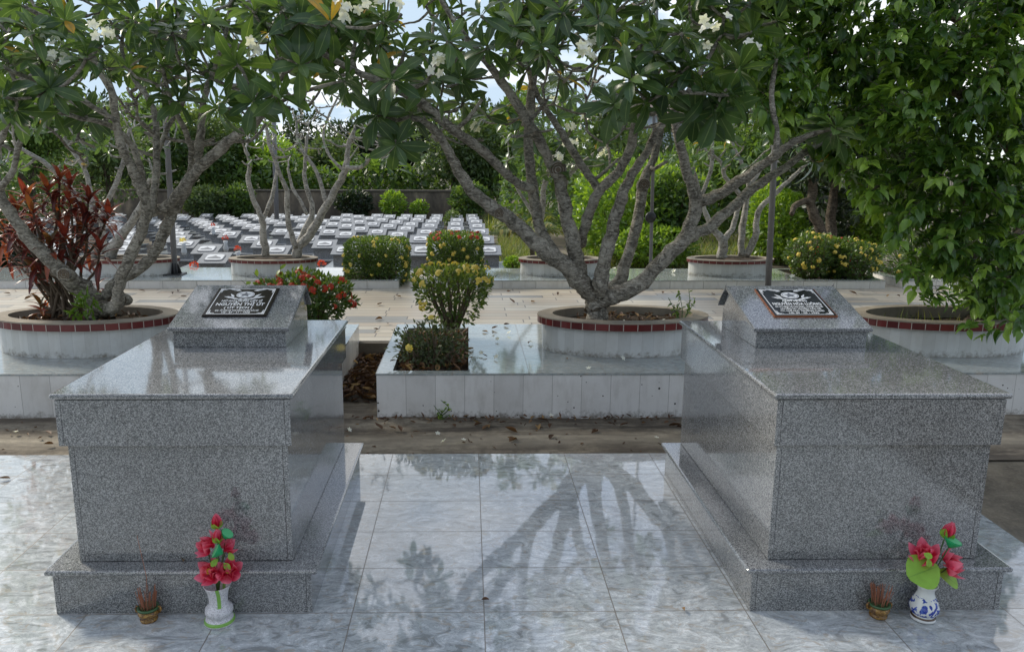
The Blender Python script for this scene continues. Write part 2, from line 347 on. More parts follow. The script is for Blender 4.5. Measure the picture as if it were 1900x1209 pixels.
ys = [-80, -20, -5, 2, 4, 6, 8, 10, 10.8, 11.4, 12, 14, 17, 20, 23, 26, 29, 33, 40, 60, 100, 200, 500]; xs = [-400, -150, -60, -30, -20, -15, -10, -7, -4, -2, 0, 2, 4, 7, 10, 15, 20, 30, 60, 150, 400]
g = MB(); g.add([(x, y, gz(y)) for y in ys for x in xs], [(j*len(xs)+i, j*len(xs)+i+1, (j+1)*len(xs)+i+1, (j+1)*len(xs)+i) for j in range(len(ys)-1) for i in range(len(xs)-1)])
tag(g.build('ground', M['ground']), kind='structure')
XR = float(PZ(1823, 954, 0)[0])
m = MB(); m.box(-7, XR, -4, 4.269, -.045, 0); tag(m.build('floor', M['floor'], bevel=.003), kind='structure')
m = MB(); nx, ny = 60, 20
for j in range(ny+1):
    for i in range(nx+1):
        x = -7+18*i/nx; y = 4.27+2.36*j/ny; m.v.append((x, y, -.05+.012*math.sin(y*7+x)*math.sin(x*2.1)*(0 < j < ny)-.012*(abs(y-4.36) < .08)))
m.f = [(j*(nx+1)+i, j*(nx+1)+i+1, (j+1)*(nx+1)+i+1, (j+1)*(nx+1)+i) for j in range(ny) for i in range(nx)]; m.m = [0]*len(m.f)
tag(m.build('drain_strip_ground', M['strip'], smooth=True), kind='structure')
m = MB(); m.box(-30, 30, 6.66, 11.0, -.5, .11); tag(m.build('path', M['path'], bevel=.004), kind='structure')
t = thing('channel_wall', (-.8, 6.64, -.05), 'low stained concrete wall closing the leaf filled gap at the path edge', 'wall')
m = MB(); m.box(-1.0, -.57, 6.60, 6.657, -.2, .105); m.build('wall_face', M['concrete_dark'], t, bevel=.006)
ZP = .262
# ---------------------------------------------------------------- raised platforms
def platform(label, x0, x1, y0, y1, z0, z1, bed=None, front=M['white'], side=M['white_side']):
    t = thing('raised_platform', ((x0+x1)/2, y0, z0), label, 'platform')
    m = MB(); m.box(x0+.012, x1-.012, y0+.012, y1, z0-.15, z1-.012) if not bed else None
    if bed:                                       # bed = (bx0, bx1, by0, by1) open soil
        bx0, bx1, by0, by1 = bed; c = MB()
        for a in ((x0+.012, bx0, y0+.012, y1), (bx1, x1-.012, y0+.012, y1), (bx0, bx1, y0+.012, by0), (bx0, bx1, by1, y1)):
            if a[1]-a[0] > .01 and a[3]-a[2] > .01: c.box(*a, z0-.15, z1-.012)
        c.build('core', M['concrete'], t)
        p = MB()
        for a in ((x0-.004, bx0, y0-.004, y1+.004), (bx1, x1+.004, y0-.004, y1+.004), (bx0, bx1, y0-.004, by0), (bx0, bx1, by1, y1+.004)):
            if a[1]-a[0] > .012 and a[3]-a[2] > .012: p.box(*a, z1-.012, z1)
        p.build('paving', M['platform_top'], t)
        s = MB(); nx, ny = 14, 24
        for j in range(ny+1):
            for i in range(nx+1): s.v.append((bx0+(bx1-bx0)*i/nx, by0+(by1-by0)*j/ny, z1-.055+random.uniform(-.012, .012)+.02*math.sin(i*.9)*math.sin(j*.6)))
        s.f = [(j*(nx+1)+i, j*(nx+1)+i+1, (j+1)*(nx+1)+i+1, (j+1)*(nx+1)+i) for j in range(ny) for i in range(nx)]; s.m = [0]*len(s.f)
        s.build('soil', M['soil'], t, smooth=True)
    else:
        m.build('core', M['concrete'], t); p = MB(); p.box(x0-.004, x1+.004, y0-.004, y1+.004, z1-.012, z1); p.build('paving', M['platform_top'], t)
    f = MB(); f.box(x0, x1, y0, y0+.012, z0-.1, z1-.012); f.build('front_tiles', front, t)
    f = MB(); f.box(x0-.001, x0+.012, y0+.012, y1, z0-.1, z1-.012); f.build('side_tiles', side, t)
    f = MB(); f.box(x1-.012, x1+.001, y0+.012, y1, z0-.1, z1-.012); f.build('side_tiles', side, t)
    return t
XG = float(PZ(662, 607, ZP)[0])
mid = platform('white tiled platform with a shrub bed and round planter between the two tombs', -.626, 7.5, 5.064, 6.657, -.05, ZP, bed=(-.52, 0.0, 5.135, 6.5))
lef = platform('white tiled platform behind the left tomb carrying the red leaved plant', -8.0, XG, 5.064, 6.657, -.05, ZP, bed=(-1.9, XG-.09, 5.3, 6.55))
ZB = .212
b1 = platform('long low platform across the paved walk, behind the left tomb', -14, -.87, 9.489, 10.62, .11, ZB, bed=(-1.62, -.93, 9.56, 10.55), front=M['white_back'])
b2 = platform('low platform across the paved walk holding two round planters', -.43, float(PZ(1655, 524, ZB)[0]), 9.489, 10.56, .11, ZB, bed=(4.25, float(PZ(1655, 524, ZB)[0])-.12, 9.60, 10.5), front=M['white_back'])
b3 = platform('low platform at the right past the gap, under the hanging foliage', float(PZ(1695, 526, ZB)[0]), 16, 9.489, 10.7, .11, ZB, bed=(float(PZ(1695, 526, ZB)[0])+.12, 9, 9.65, 10.6), front=M['white_back'])
# ---------------------------------------------------------------- oval planters
def planter(label, cx, cy, ax, ay, z0, zr, band, over=.04, group='round white planters with red rims', soil=.06):
    red, wh = ring_mats(cx, cy, ay/ax, ax)
    t = thing('round_planter', (cx, cy, z0), label, 'planter', group); c = (cx, cy)
    m = MB(); m.ering([(ax, ay, z0+.0005), (ax, ay, zr-band), (ax-.05, ay-.04, zr-band), (ax-.05, ay-.04, z0+.0005)], c); m.build('wall', wh, t, smooth=False)
    m = MB(); m.ering([(ax+over, ay+over, zr-band), (ax+over, ay+over, zr-.008), (ax-.04, ay-.035, zr-.008), (ax-.04, ay-.035, zr-band)], c); m.build('red_rim', red, t)
    m = MB(); r = lambda: random.uniform(-.004, .004)
    m.ering([(ax+over+.003, ay+over+.003, zr-.008), (ax+over, ay+over, zr), (ax-.075, ay-.052, zr+.002), (ax-.082, ay-.058, zr-.10), (ax-.06, ay-.045, zr-.10)], c); m.build('coping', M['concrete'], t)
    s = MB(); vs = [(cx, cy, zr-soil)]; N = 40
    for k in range(1, 5):
        for i in range(N): a = 2*math.pi*i/N; f = k/4; vs.append((cx+(ax-.06)*f*math.cos(a), cy+(ay-.045)*f*math.sin(a), zr-soil+random.uniform(-.012, .012)))
    fs = [(0, 1+i, 1+(i+1) % N) for i in range(N)]+[(1+(k-1)*N+i, 1+k*N+i, 1+k*N+(i+1) % N, 1+(k-1)*N+(i+1) % N) for k in range(1, 4) for i in range(N)]
    s.add(vs, fs); s.build('soil', M['soil'], t, smooth=True); return t
YC = 5.80; AX, AY = .615, .33; ZR = .53
CM = float(PY(1155, 584, YC)[0]); CL = float(PY(161, 588, YC)[0]); CRX = float(PY(1590, 582, YC)[0])+.655
planter('round white planter holding the big plumeria between the tombs', CM, YC, AX, AY, ZP, ZR, .06)
planter('round white planter with red leaved cordyline and plumeria, behind the left tomb', CL, YC, AX+.03, AY, ZP, ZR, .06)
planter('round white planter with thin grass, under the drooping leafy tree', CRX, YC, AX+.03, AY, ZP, ZR, .06, soil=.09)
BPL = []
for xl, xr, lab in ((130, 335, 'round planter on the far platform, half hidden behind the red leaved plant'), (423, 592, 'round planter on the far platform with the bare many stemmed plumeria'),
                    (960, 1118, 'round planter on the far platform seen between the forks of the big plumeria'), (1273, 1437, 'round planter on the far platform beside the leaning lamp post')):
    a = PY(xl, 478, 10.05)[0]; b = PY(xr, 478, 10.05)[0]; ax = float(b-a)/2-.02; BPL.append((float(a+b)/2, ax))
    planter(lab, float(a+b)/2, 10.05, ax-.02, .29, ZB, .425, .046, .025, soil=.03)
# ================================================================ hero tombs
def text_mesh(body, size, width, loc, M4, mb, shear=0, sx=1):
    cu = bpy.data.curves.new('lettering', 'FONT'); cu.body = body; cu.size = size; cu.align_x = 'CENTER'; cu.align_y = 'CENTER'; cu.extrude = .0006; cu.resolution_u = 3; cu.offset = size*.018
    o = bpy.data.objects.new('lettering', cu); COL.objects.link(o); dg = bpy.context.evaluated_depsgraph_get(); dg.update(); me = o.evaluated_get(dg).to_mesh()
    vs = np.array([v.co[:] for v in me.vertices]); fs = [tuple(p.vertices) for p in me.polygons]
    o.evaluated_get(dg).to_mesh_clear(); bpy.data.objects.remove(o)
    if len(vs) == 0: return
    w = vs[:, 0].max()-vs[:, 0].min(); k = width/w if width else 1
    vs[:, 0] *= k; vs = vs+np.array([loc[0], loc[1], 0]); mb.add([M4 @ Vector(v) for v in vs], fs)
def plate_poly(mb, pts, z0, z1, M4):
    n = len(pts); v = [M4 @ Vector((x, y, z1)) for x, y in pts]+[M4 @ Vector((x, y, z0)) for x, y in pts]
    mb.add(v, [tuple(range(n))]+[(i, i+n, (i+1) % n+n, (i+1) % n) for i in range(n)])
def tomb(X0, Y0, label, lines, brown, edge):
    t = thing('granite_tomb', (X0, Y0, 0), label, 'tomb', 'large granite tombs'); G = M['granite']
    def bx(name, w, y0, y1, z0, z1, bev): m = MB(); m.box(X0-w/2, X0+w/2, Y0+y0, Y0+y1, z0, z1); return m.build(name, G, t, bevel=bev, seg=3)
    def clad(name, w, y0, y1, z0, z1):            # a core faced with separate slabs, open hairline joints at the corners
        T_ = .020; g_ = .0009; m = MB(); m.box(X0-w/2+.006, X0+w/2-.006, Y0+y0+.006, Y0+y1-.002, z0, z1); c_ = m.build(name, M['joint'], t)
        for s in (-1, 1):
            xa, xb = sorted((X0+s*w/2, X0+s*(w/2-T_))); m = MB(); m.box(xa, xb, Y0+y0-.0006, Y0+y1, z0+.0005, z1-.0005); m.build('side_slab', G, c_, bevel=.0016)
        m = MB(); m.box(X0-w/2+T_+g_, X0+w/2-T_-g_, Y0+y0, Y0+y0+T_, z0+.0005, z1-.0005); m.build('front_slab', G, c_, bevel=.0016)
    bh, lh, uh, ct = .181, .473, .180, .0207; z1 = bh+lh; z2 = z1+uh; z3 = z2+ct
    clad('plinth', .984-.02, .0, 1.301, -.002, bh-.0225)
    bx('plinth_cap', .984+.031, -.0155, 1.3165, bh-.020, bh, .009)
    clad('body', .808, .0572, 1.3041, bh+.002, z1-.003)
    clad('upper_band', .8476, .0334, 1.3239, z1, z2-.003)
    bx('cap_slab', .8784, .022, 1.3393, z2, z3, .0095)
    sw, sy0, sy1, sh = .505, .7313, 1.205, .0932; rh, ry, ey = .219, 1.130, 1.2208
    m = MB(); m.prism([(Y0+sy0, z3+.0005), (Y0+sy1, z3+.0005), (Y0+sy1, z3+sh+.0), (Y0+ry, z3+rh-.026), (Y0+sy0, z3+sh-.02)], X0-sw/2, X0+sw/2)
    m.build('headstone', G, t, bevel=.002)
    a = np.array([sy0-.0186, sh]); r = np.array([ry, rh]); d = (r-a)/np.linalg.norm(r-a); nrm = np.array([-d[1], d[0]]); th = .021
    m = MB(); w = sw/2+.0186
    m.prism([(Y0+a[0], z3+a[1]-.001), (Y0+r[0], z3+r[1]), (Y0+r[0]-nrm[0]*th, z3+r[1]-nrm[1]*th), (Y0+a[0]-nrm[0]*th, z3+a[1]-nrm[1]*th)][::-1], X0-w, X0+w)
    m.build('headstone_slab', G, t, bevel=.005, seg=3)
    e = np.array([ey+.012, .10]); d2 = (e-r)/np.linalg.norm(e-r); n2 = np.array([d2[1], -d2[0]]); r2 = r+np.array([.003, -.0005])
    m = MB(); m.prism([(Y0+r2[0], z3+r2[1]), (Y0+e[0], z3+e[1]), (Y0+e[0]+n2[0]*-th, z3+e[1]+n2[1]*-th), (Y0+r2[0]+n2[0]*-th*.6, z3+r2[1]-.02)], X0-w+.001, X0+w-.001)
    m.build('headstone_back_slab', G, t, bevel=.003)
    # plaque: local frame x right, y up the slope, z off the slope
    SL = float(np.linalg.norm(r-a)); org = Vector((X0+.003, Y0+a[0]+d[0]*SL*.56, z3+a[1]+d[1]*SL*.56))
    B = Matrix(((1, 0, 0, org.x), (0, d[0], nrm[0], org.y), (0, d[1], nrm[1], org.z), (0, 0, 0, 1)))
    W, H = .286, .277
    m = MB(); plate_poly(m, [(-W/2, -H/2), (W/2, -H/2), (W/2, H/2), (-W/2, H/2)], -.002, .009, B)
    m.mi = 1; W2, H2 = W/2+.004, H/2+.003
    for q in (((-W2, -H2), (-W/2-.0002, -H2), (-W/2-.0002, H2), (-W2, H2)), ((W/2+.0002, -H2), (W2, -H2), (W2, H2), (W/2+.0002, H2)), ((-W/2, -H2), (W/2, -H2), (W/2, -H/2-.0002), (-W/2, -H/2-.0002)), ((-W/2, H/2+.0002), (W/2, H/2+.0002), (W/2, H2), (-W/2, H2))): plate_poly(m, q, -.002, .0075, B)
    pq = m.build('plaque', [M['plaque_brown' if brown else 'plaque'], M[edge]], t)
    tag(pq, 'dark engraved plaque with white border, emblem and lettering')
    m = MB(); z = (.0092, .0100); bw_, i_ = .0034, .011; w, h = W/2-i_, H/2-.008
    for (x0, x1, y0, y1) in ((-w, w, h-bw_, h), (-w, w, -h, -h+bw_), (-w, -w+bw_, -h+bw_, h-bw_), (w-bw_, w, -h+bw_, h-bw_)): plate_poly(m, [(x0, y0), (x1, y0), (x1, y1), (x0, y1)], *z, B)
    for sx in (-1, 1):                            # scroll corners
        for sy in (-1, 1):
            for k in range(5):
                x = sx*(w-.008-.006*k); y = sy*(h-.009-.002*(k % 2)); s_ = .0046-.0006*k
                plate_poly(m, [(x-s_, y-s_*.9), (x+s_, y-s_*.5), (x+s_*.8, y+s_), (x-s_*.6, y+s_*.8)], *z, B)
                x2 = sx*(w-.008-.002*(k % 2)); y2 = sy*(h-.012-.007*k); plate_poly(m, [(x2-s_, y2-s_), (x2+s_*.6, y2-s_*.8), (x2+s_, y2+s_), (x2-s_*.4, y2+s_*.9)], *z, B)
    m.build('border', M['letter'], pq)
    m = MB(); ey_ = .067; R = .034               # emblem: disc with star, wreath and ribbons
    ci = [(R*1.25*math.cos(k*math.pi/16), ey_+R*math.sin(k*math.pi/16)) for k in range(32)]; plate_poly(m, ci, *z, B)
    def leaf(x, y, ang, l, w_):
        c, s = math.cos(ang), math.sin(ang); plate_poly(m, [(x+c*a_-s*b_, y+s*a_+c*b_) for a_, b_ in ((0, 0), (l*.4, -w_), (l, 0), (l*.4, w_))], *z, B)
    for sx in (-1, 1):
        for k, (px, py, an, l) in enumerate(((.02, -.046, .25, .05), (.035, -.042, .5, .055), (.05, -.036, .35, .05), (.047, -.026, .95, .045), (.0, -.05, .1, .03))):
            leaf(sx*px, ey_+py, an if sx > 0 else math.pi-an, l, .0065)
        for k in range(3): leaf(sx*(.03+.012*k), ey_+.043+.006*k, (.25 if sx > 0 else math.pi-.25), .045, .009)
    m.build('emblem', M['letter'], pq)
    m = MB(); zz = (.0101, .0106)
    star = [((.027 if k % 2 == 0 else .0115)*1.2*math.sin(k*math.pi/5), ey_+(.027 if k % 2 == 0 else .0115)*math.cos(k*math.pi/5)) for k in range(10)]
    plate_poly(m, star, *zz, B)
    rg = 48
    for k in range(rg):
        a0, a1 = 2*math.pi*k/rg, 2*math.pi*(k+1)/rg; plate_poly(m, [(r_*1.25*math.cos(a_), ey_+r_*math.sin(a_)) for r_, a_ in ((.0285, a0), (.0305, a0), (.0305, a1), (.0285, a1))], *zz, B)
    m.build('emblem_star', M['grey_plate'], pq)
    m = MB(); B2 = B @ Matrix.Translation((0, 0, .0098))
    for body, y, size, width in lines: text_mesh(body, size, width, (0, y), B2, m)
    m.build('lettering', M['letter'], pq)
    return z3
LX, LY, RX, RY = -1.0742, 2.6644, 1.555, 2.652
tomb(LX, LY, 'grey granite tomb on the left with the brown black NGUYỄN THỊ ÚT plaque', [('NỮ ANH HÙNG LIỆT SĨ', .000, .024, .19), ('NGUYỄN THỊ ÚT', -.034, .036, .225), ('( ÚT TỊCH )', -.068, .028, .13), ('QQ : ẤP SÓC XÃ TAM NGÃI-HUYỆN CẦU KÈ', -.096, .0165, .20), ('HS : 27 - 11 - 1968', -.115, .0165, .13)], True, 'plaque_brown')
tomb(RX, RY, 'grey granite tomb on the right with the NGUYỄN HÒA LUÔNG plaque', [('ANH HÙNG', .008, .024, .12), ('NGUYỄN HÒA LUÔNG', -.024, .034, .23), ('SN 1914 SINH XÃ TAM NGÃI - HUYỆN CẦU KÈ', -.052, .0165, .225), ('HUYỆN ỦY HUYỆN CẦU KÈ', -.073, .0165, .19), ('CV: CHỈ HUY TRƯỞNG CAND', -.094, .0165, .205), ('HS: 09 - 09 - 1962', -.114, .0165, .14)], False, 'wood_edge')
# ================================================================ offerings
def incense(px, py, label_pot, label_st, tall, tallpx):
    p = PZ(px, py, 0); c = (p[0], p[1], 0)
    t = thing('incense_pot', p, label_pot, 'incense pot', 'incense pots')
    n = NT('brown_glaze'); v = n.obj(); col = n.ramp(n.noise(v, 70, 4, .6, 1.5), [(.35, (.07, .030, .012)), (.5, (.22, .11, .025)), (.65, (.42, .25, .06))]); gl = n.fin(col, .22, n.bump(n.noise(v, 70, 4), .6, .003))
    m = MB(); m.lathe([(.026, .0005), (.031, .002), (.032, .010), (.025, .014), (.034, .022), (.0385, .032), (.038, .041), (.032, .0465)], c, 28, cap=True); m.build('bowl', gl, t, smooth=True)
    m = MB(); m.lathe([(.031, .046), (.038, .047), (.0395, .052), (.038, .056), (.033, .056), (.031, .050), (.0, .049)], c, 28, cap=False); gm = plain('green_glaze', (.05, .11, .045), .25, .4, 60); m.build('rim', gm, t, smooth=True)
    for s in (-1, 1):
        m = MB(); m.tube([(c[0]+s*.034, c[1], .030), (c[0]+s*.044, c[1], .036), (c[0]+s*.047, c[1], .046), (c[0]+s*.043, c[1], .056), (c[0]+s*.036, c[1], .054)], [.004, .0045, .0045, .004, .003], 6); m.build('handle', gl, t, smooth=True)
    st = MB()
    for k in range(46):
        a = random.uniform(0, 6.283); r = .026*math.sqrt(random.random()); b = (c[0]+r*math.cos(a), c[1]+r*math.sin(a), .047); L = random.uniform(.055, .085); q = random.uniform(.1, .32)
        st.tube([b, (b[0]+math.cos(a)*L*q, b[1]+math.sin(a)*L*q, .047+L)], [.0011, .0011], 5)
    if tall: st.tube([(c[0]-.01, c[1], .047), PY(tallpx[0]+18, (tallpx[1]+py)/2, c[1]+.004), PY(*tallpx, c[1]+.01)], [.0012, .0011, .0009], 5)
    inc = plain('red_brown_stick', (.32, .13, .075), .8, .45, 90)
    tag(st.build('incense_sticks', inc), label_st, 'incense', 'incense sticks')
incense(277, 1149, 'small brown glazed incense pot in front of the left tomb', 'burnt incense sticks with one tall stick, in the left pot', True, (254, 992))
incense(1629, 1142, 'small brown glazed incense pot in front of the right tomb', 'short burnt incense sticks in the right pot', False, None)
def lotus(name, c, axis, r, parent, openness=1.0, n=(4, 5, 6), pist=True):
    axis = norm(np.array(axis, float)); u = norm(np.cross(axis, [.3, .5, .81])); w = np.cross(axis, u); P = []; D = []; U = []; L = []; W = []
    for ring, k in enumerate(n):
        for i in range(k):
            a = 2*np.pi*(i+.37*ring)/k+random.uniform(-.1, .1); rad = u*np.cos(a)+w*np.sin(a); el = (1.15-.5*ring)*openness*1.0
            el = [1.32, .95, .38][ring]+random.uniform(-.12, .12); dd = axis*np.sin(el)+rad*np.cos(el)
            P.append(np.array(c)+rad*r*.10-axis*r*.25); D.append(dd); U.append(axis*np.cos(el)-rad*np.sin(el)); L.append(r*(.85+.18*ring)); W.append(r*.8)
    b = leaves(name, M['lotus'], parent, P, D, U, np.array(L), np.array(W), 'point', 10, -.35, -.30, curl=-.2)
    if pist:
        m = MB(); cc = np.array(c)+axis*r*.08
        for i in range(14): a = 2*math.pi*i/14; rad = u*math.cos(a)+w*math.sin(a); m.tube([cc+rad*r*.05, cc+rad*r*.2+axis*r*.25], [r*.035, r*.045], 5)
        m.build('pistil', M['pistil'], b)
    return b
def bud(c, axis, h, parent):
    axis = norm(np.array(axis, float)); u = norm(np.cross(axis, [.3, .5, .81])); w = np.cross(axis, u); P = []; D = []; U = []
    for i in range(6):
        a = i*1.047+.3*(i > 2); rad = u*np.cos(a)+w*np.sin(a); P.append(np.array(c)+rad*h*.06); D.append(axis*.97+rad*.16); U.append(-rad)
    b = leaves('bud', M['lotus'], parent, P, D, U, h, h*.62, 'point', 8, .3, -.16)
    P = []; D = []; U = []
    for i in range(4):
        a = i*1.57+.4; rad = u*np.cos(a)+w*np.sin(a); P.append(np.array(c)-axis*h*.1); D.append(axis*.7+rad*.7); U.append(axis*.7-rad*.7)
    leaves('sepal', M['lotus_leaf'], b, P, D, U, h*.62, h*.55, 'petal', 6, -.2, -.3)
def pod(c, axis, r, parent):
    axis = Vector(axis).normalized(); q = Vector((0, 0, 1)).rotation_difference(axis).to_matrix(); m = MB(); n = 24; pr = [(.12, -.9), (.45, -.6), (.8, -.15), (1, .12), (.98, .22)]; vs = []
    for rr, z in pr:
        for k in range(n): a = 2*math.pi*k/n; s = 1+.07*math.cos(a*10)*(rr > .4); vs.append(Vector(c)+q @ Vector((rr*r*s*math.cos(a), rr*r*s*math.sin(a), z*r)))
    m.add(vs, [(i*n+k, i*n+(k+1) % n, (i+1)*n+(k+1) % n, (i+1)*n+k) for i in range(4) for k in range(n)]+[tuple(range(n-1, -1, -1))]); b = m.build('seed_pod', M['pod'], parent, smooth=True)
    m = MB(); m.add([Vector(c)+q @ Vector((.93*r*math.cos(2*math.pi*k/n), .93*r*math.sin(2*math.pi*k/n), .225*r)) for k in range(n)], [tuple(range(n))]); m.build('pod_top', M['pod_top'], b)
# left vase
p = PZ(408, 1152, 0); VY = float(p[1]); c = (p[0], VY, 0)
t = thing('flower_vase', p, 'white basket textured vase with green stripes before the left tomb', 'vase')
n = NT('woven_white_glaze'); v = n.obj(); wv = n('TexVoronoi', None, Vector=v, Scale=190).outputs['Distance']; sp = n('SeparateXYZ', None, Vector=v)
col = n.mix(n.ramp(wv, [(.15, 1), (.6, 0)]), (.72, .71, .73), (.42, .40, .42))
sx_ = n.math('SUBTRACT', sp.outputs[0], c[0]+.013); a1 = n.math('MULTIPLY', n.math('LESS_THAN', n.math('ABSOLUTE', sx_), .0062), n.math('GREATER_THAN', sp.outputs[2], .072))
a2 = n.math('LESS_THAN', n.math('ABSOLUTE', n.math('SUBTRACT', sp.outputs[2], .013)), .0055)
col = n.mix(n.math('MINIMUM', n.math('ADD', a1, a2), 1), col, (.22, .45, .08)); vm = n.fin(col, .3, n.bump(wv, .5, .004))
m = MB(); m.lathe([(.054, .001), (.056, .006), (.054, .016), (.044, .023), (.036, .028), (.046, .036), (.051, .047), (.049, .060), (.038, .070), (.034, .078), (.034, .10), (.038, .125), (.046, .145), (.050, .153), (.047, .153), (.034, .12), (.03, .09)], c, 40); m.build('vase_body', vm, t, smooth=True)
t = thing('lotus_bouquet', (c[0], VY, .15), 'red silk lotus bouquet standing in the white and green vase', 'flowers')
V = lambda x, y, dy=0: PY(x, y, VY+dy)
lotus('blossom', V(390, 1061, -.02), (-.15, -.75, .75), .046, t); lotus('blossom', V(424, 1059, -.015), (.25, -.75, .6), .044, t)
lotus('blossom', V(384, 1012, .005), (-.6, -.3, .6), .044, t, pist=False); lotus('blossom', V(420, 1012, .02), (.5, .1, .7), .036, t, pist=False)
bud(V(403, 978, .0), (-.02, 0, 1), .052, t); bud(V(405, 1004, -.012), (0, -.1, 1), .05, t)
pod(V(402, 1022, -.04), (-.85, -.25, .55), .026, t); pod(V(421, 990, .0), (.6, -.1, .8), .024, t)
lf = leaves('small_leaf', M['lotus_leaf'], t, [V(425, 1024), V(404, 1036, -.03), V(415, 1044, -.02)], [(.3, -.2, -.5), (-.4, -.4, -.4), (.5, -.3, -.3)], [(0, -1, .4)]*3, .034, .022, 'petal', 6, .2, .2)
m = MB()
for (x, y, dy) in ((403, 978, 0), (405, 1004, -.01), (402, 1026, -.03), (420, 992, .01), (390, 1060, -.01), (425, 1056, 0), (384, 1016, .01), (420, 1016, .02)): m.tube([(c[0], VY, .09), (c[0]+random.uniform(-.01, .01), VY, .16), V(x, y, dy)], [.0022, .0022, .002], 6)
m.build('stems', M['stem'], t, smooth=True)
# right vase
p = PZ(1712, 1146, 0); VY2 = float(p[1]); c = (p[0], VY2, 0)
t = thing('flower_vase', p, 'white vase with blue painted blossoms before the right tomb', 'vase')
n = NT('blue_white_porcelain'); v = n.obj(); sp = n('SeparateXYZ', None, Vector=v); f1 = n.noise(v, 34, 2, .5, 1.2); f2 = n.noise(v, 95, 3, .6, 1.0)
band = n.math('MULTIPLY', n.math('GREATER_THAN', sp.outputs[2], .026), n.math('LESS_THAN', sp.outputs[2], .096))
fl = n.math('GREATER_THAN', n.math('ADD', n.math('MULTIPLY', f1, .75), n.math('MULTIPLY', f2, .25)), .515)
col = n.mix(n.math('MULTIPLY', band, fl), (.74, .75, .74), (.018, .045, .33)); col = n.mix(n.math('MULTIPLY', n.math('MULTIPLY', band, fl), n.ramp(f2, [(.5, 0), (.6, .8)])), col, (.10, .18, .55))
col = n.mix(n.math('LESS_THAN', n.math('ABSOLUTE', n.math('SUBTRACT', sp.outputs[2], .0155)), .0025), col, (.10, .06, .04)); vm = n.fin(col, .12, None, .6)
m = MB(); m.lathe([(.041, .001), (.044, .004), (.043, .013), (.036, .019), (.044, .028), (.052, .045), (.051, .058), (.043, .078), (.033, .097), (.028, .112), (.029, .124), (.036, .137), (.039, .141), (.035, .141), (.026, .12), (.024, .09)], c, 40); m.build('vase_body', vm, t, smooth=True)
t = thing('lotus_bouquet', (c[0], VY2, .13), 'red silk lotuses with broad green leaves in the blue painted vase', 'flowers'); V = lambda x, y, dy=0: PY(x, y, VY2+dy)
lotus('blossom', V(1716, 1028, .0), (-.35, -.35, .8), .050, t, pist=False); lotus('blossom', V(1764, 1046, -.01), (.65, -.4, .4), .050, t, pist=False)
bud(V(1754, 996, 0), (.35, -.05, 1), .062, t); pod(V(1768, 1004, -.02), (.3, -.12, .95), .030, t)
leaves('lotus_leaf', M['lotus_leaf'], t, [V(1741, 1050, -.03)], [(-1, -.2, -.22)], [(.05, -.65, .75)], .125, .125, 'petal', 8, .06, .15, rnd=np.array([.4]))
leaves('lotus_leaf', M['lotus_leaf'], t, [V(1738, 1060, .0)], [(1, -.3, -.35)], [(.2, -.55, .8)], .10, .075, 'petal', 8, .15, .2, rnd=np.array([.8]))
leaves('small_leaf', M['lotus_leaf'], t, [V(1714, 1026, -.055), V(1722, 1036, -.05)], [(.6, -.5, -.2), (0, -.3, -.6)], [(0, -1, .2)]*2, .03, .022, 'petal', 6, .2, .2)
m = MB()
for (x, y, dy) in ((1752, 1000, 0), (1763, 1010, -.02), (1716, 1034, 0), (1762, 1050, 0), (1728, 1050, -.02), (1742, 1058, 0)): m.tube([(c[0], VY2, .08), (c[0]+random.uniform(-.012, .012), VY2, .15), V(x, y, dy)], [.0026, .0026, .0022], 6)
for k in range(7): a = k*.9; m.tube([(c[0], VY2, .09), (c[0]+.022*math.cos(a), VY2+.022*math.sin(a), .155)], [.006, .005], 6)
m.build('stems', M['stem'], t, smooth=True)
# ================================================================ vegetation
def depth(p): return float((np.asarray(p)-CC) @ CF)
def smooth_path(P, sub=4):
    P = [np.asarray(p, float) for p in P]; out = []
    for i in range(len(P)-1):
        p0, p1, p2, p3 = P[max(i-1, 0)], P[i], P[i+1], P[min(i+2, len(P)-1)]
        for k in range(sub):
            t = k/sub; out.append(.5*((2*p1)+(p2-p0)*t+(2*p0-5*p1+4*p2-p3)*t*t+(3*p1-p0-3*p2+p3)*t**3))
    out.append(P[-1]); return out
def trace(mb, tr, Y0, Y1, nodes, nseg=10, sub=4, bump=.05):
    """a branch followed from the photo: (x, y, width) in photo pixels, running from distance Y0 to Y1"""
    n = len(tr); P = [PY(x, y, Y0+(Y1-Y0)*i/(n-1)) for i, (x, y, w) in enumerate(tr)]; R = [w*.44*depth(p)/FPX for p, (x, y, w) in zip(P, tr)]
    Q = smooth_path(P, sub); RR = list(np.interp(np.linspace(0, n-1, len(Q)), range(n), R))
    Q = [q+rng.normal(0, .12, 3)*r*(0 < i < len(Q)-1) for i, (q, r) in enumerate(zip(Q, RR))]
    RR = [r*random.uniform(.93, 1.09) for r in RR]
    mb.tube(Q, RR, nseg, bump=bump)
    for q, r in zip(Q, RR): nodes.append((q, r))
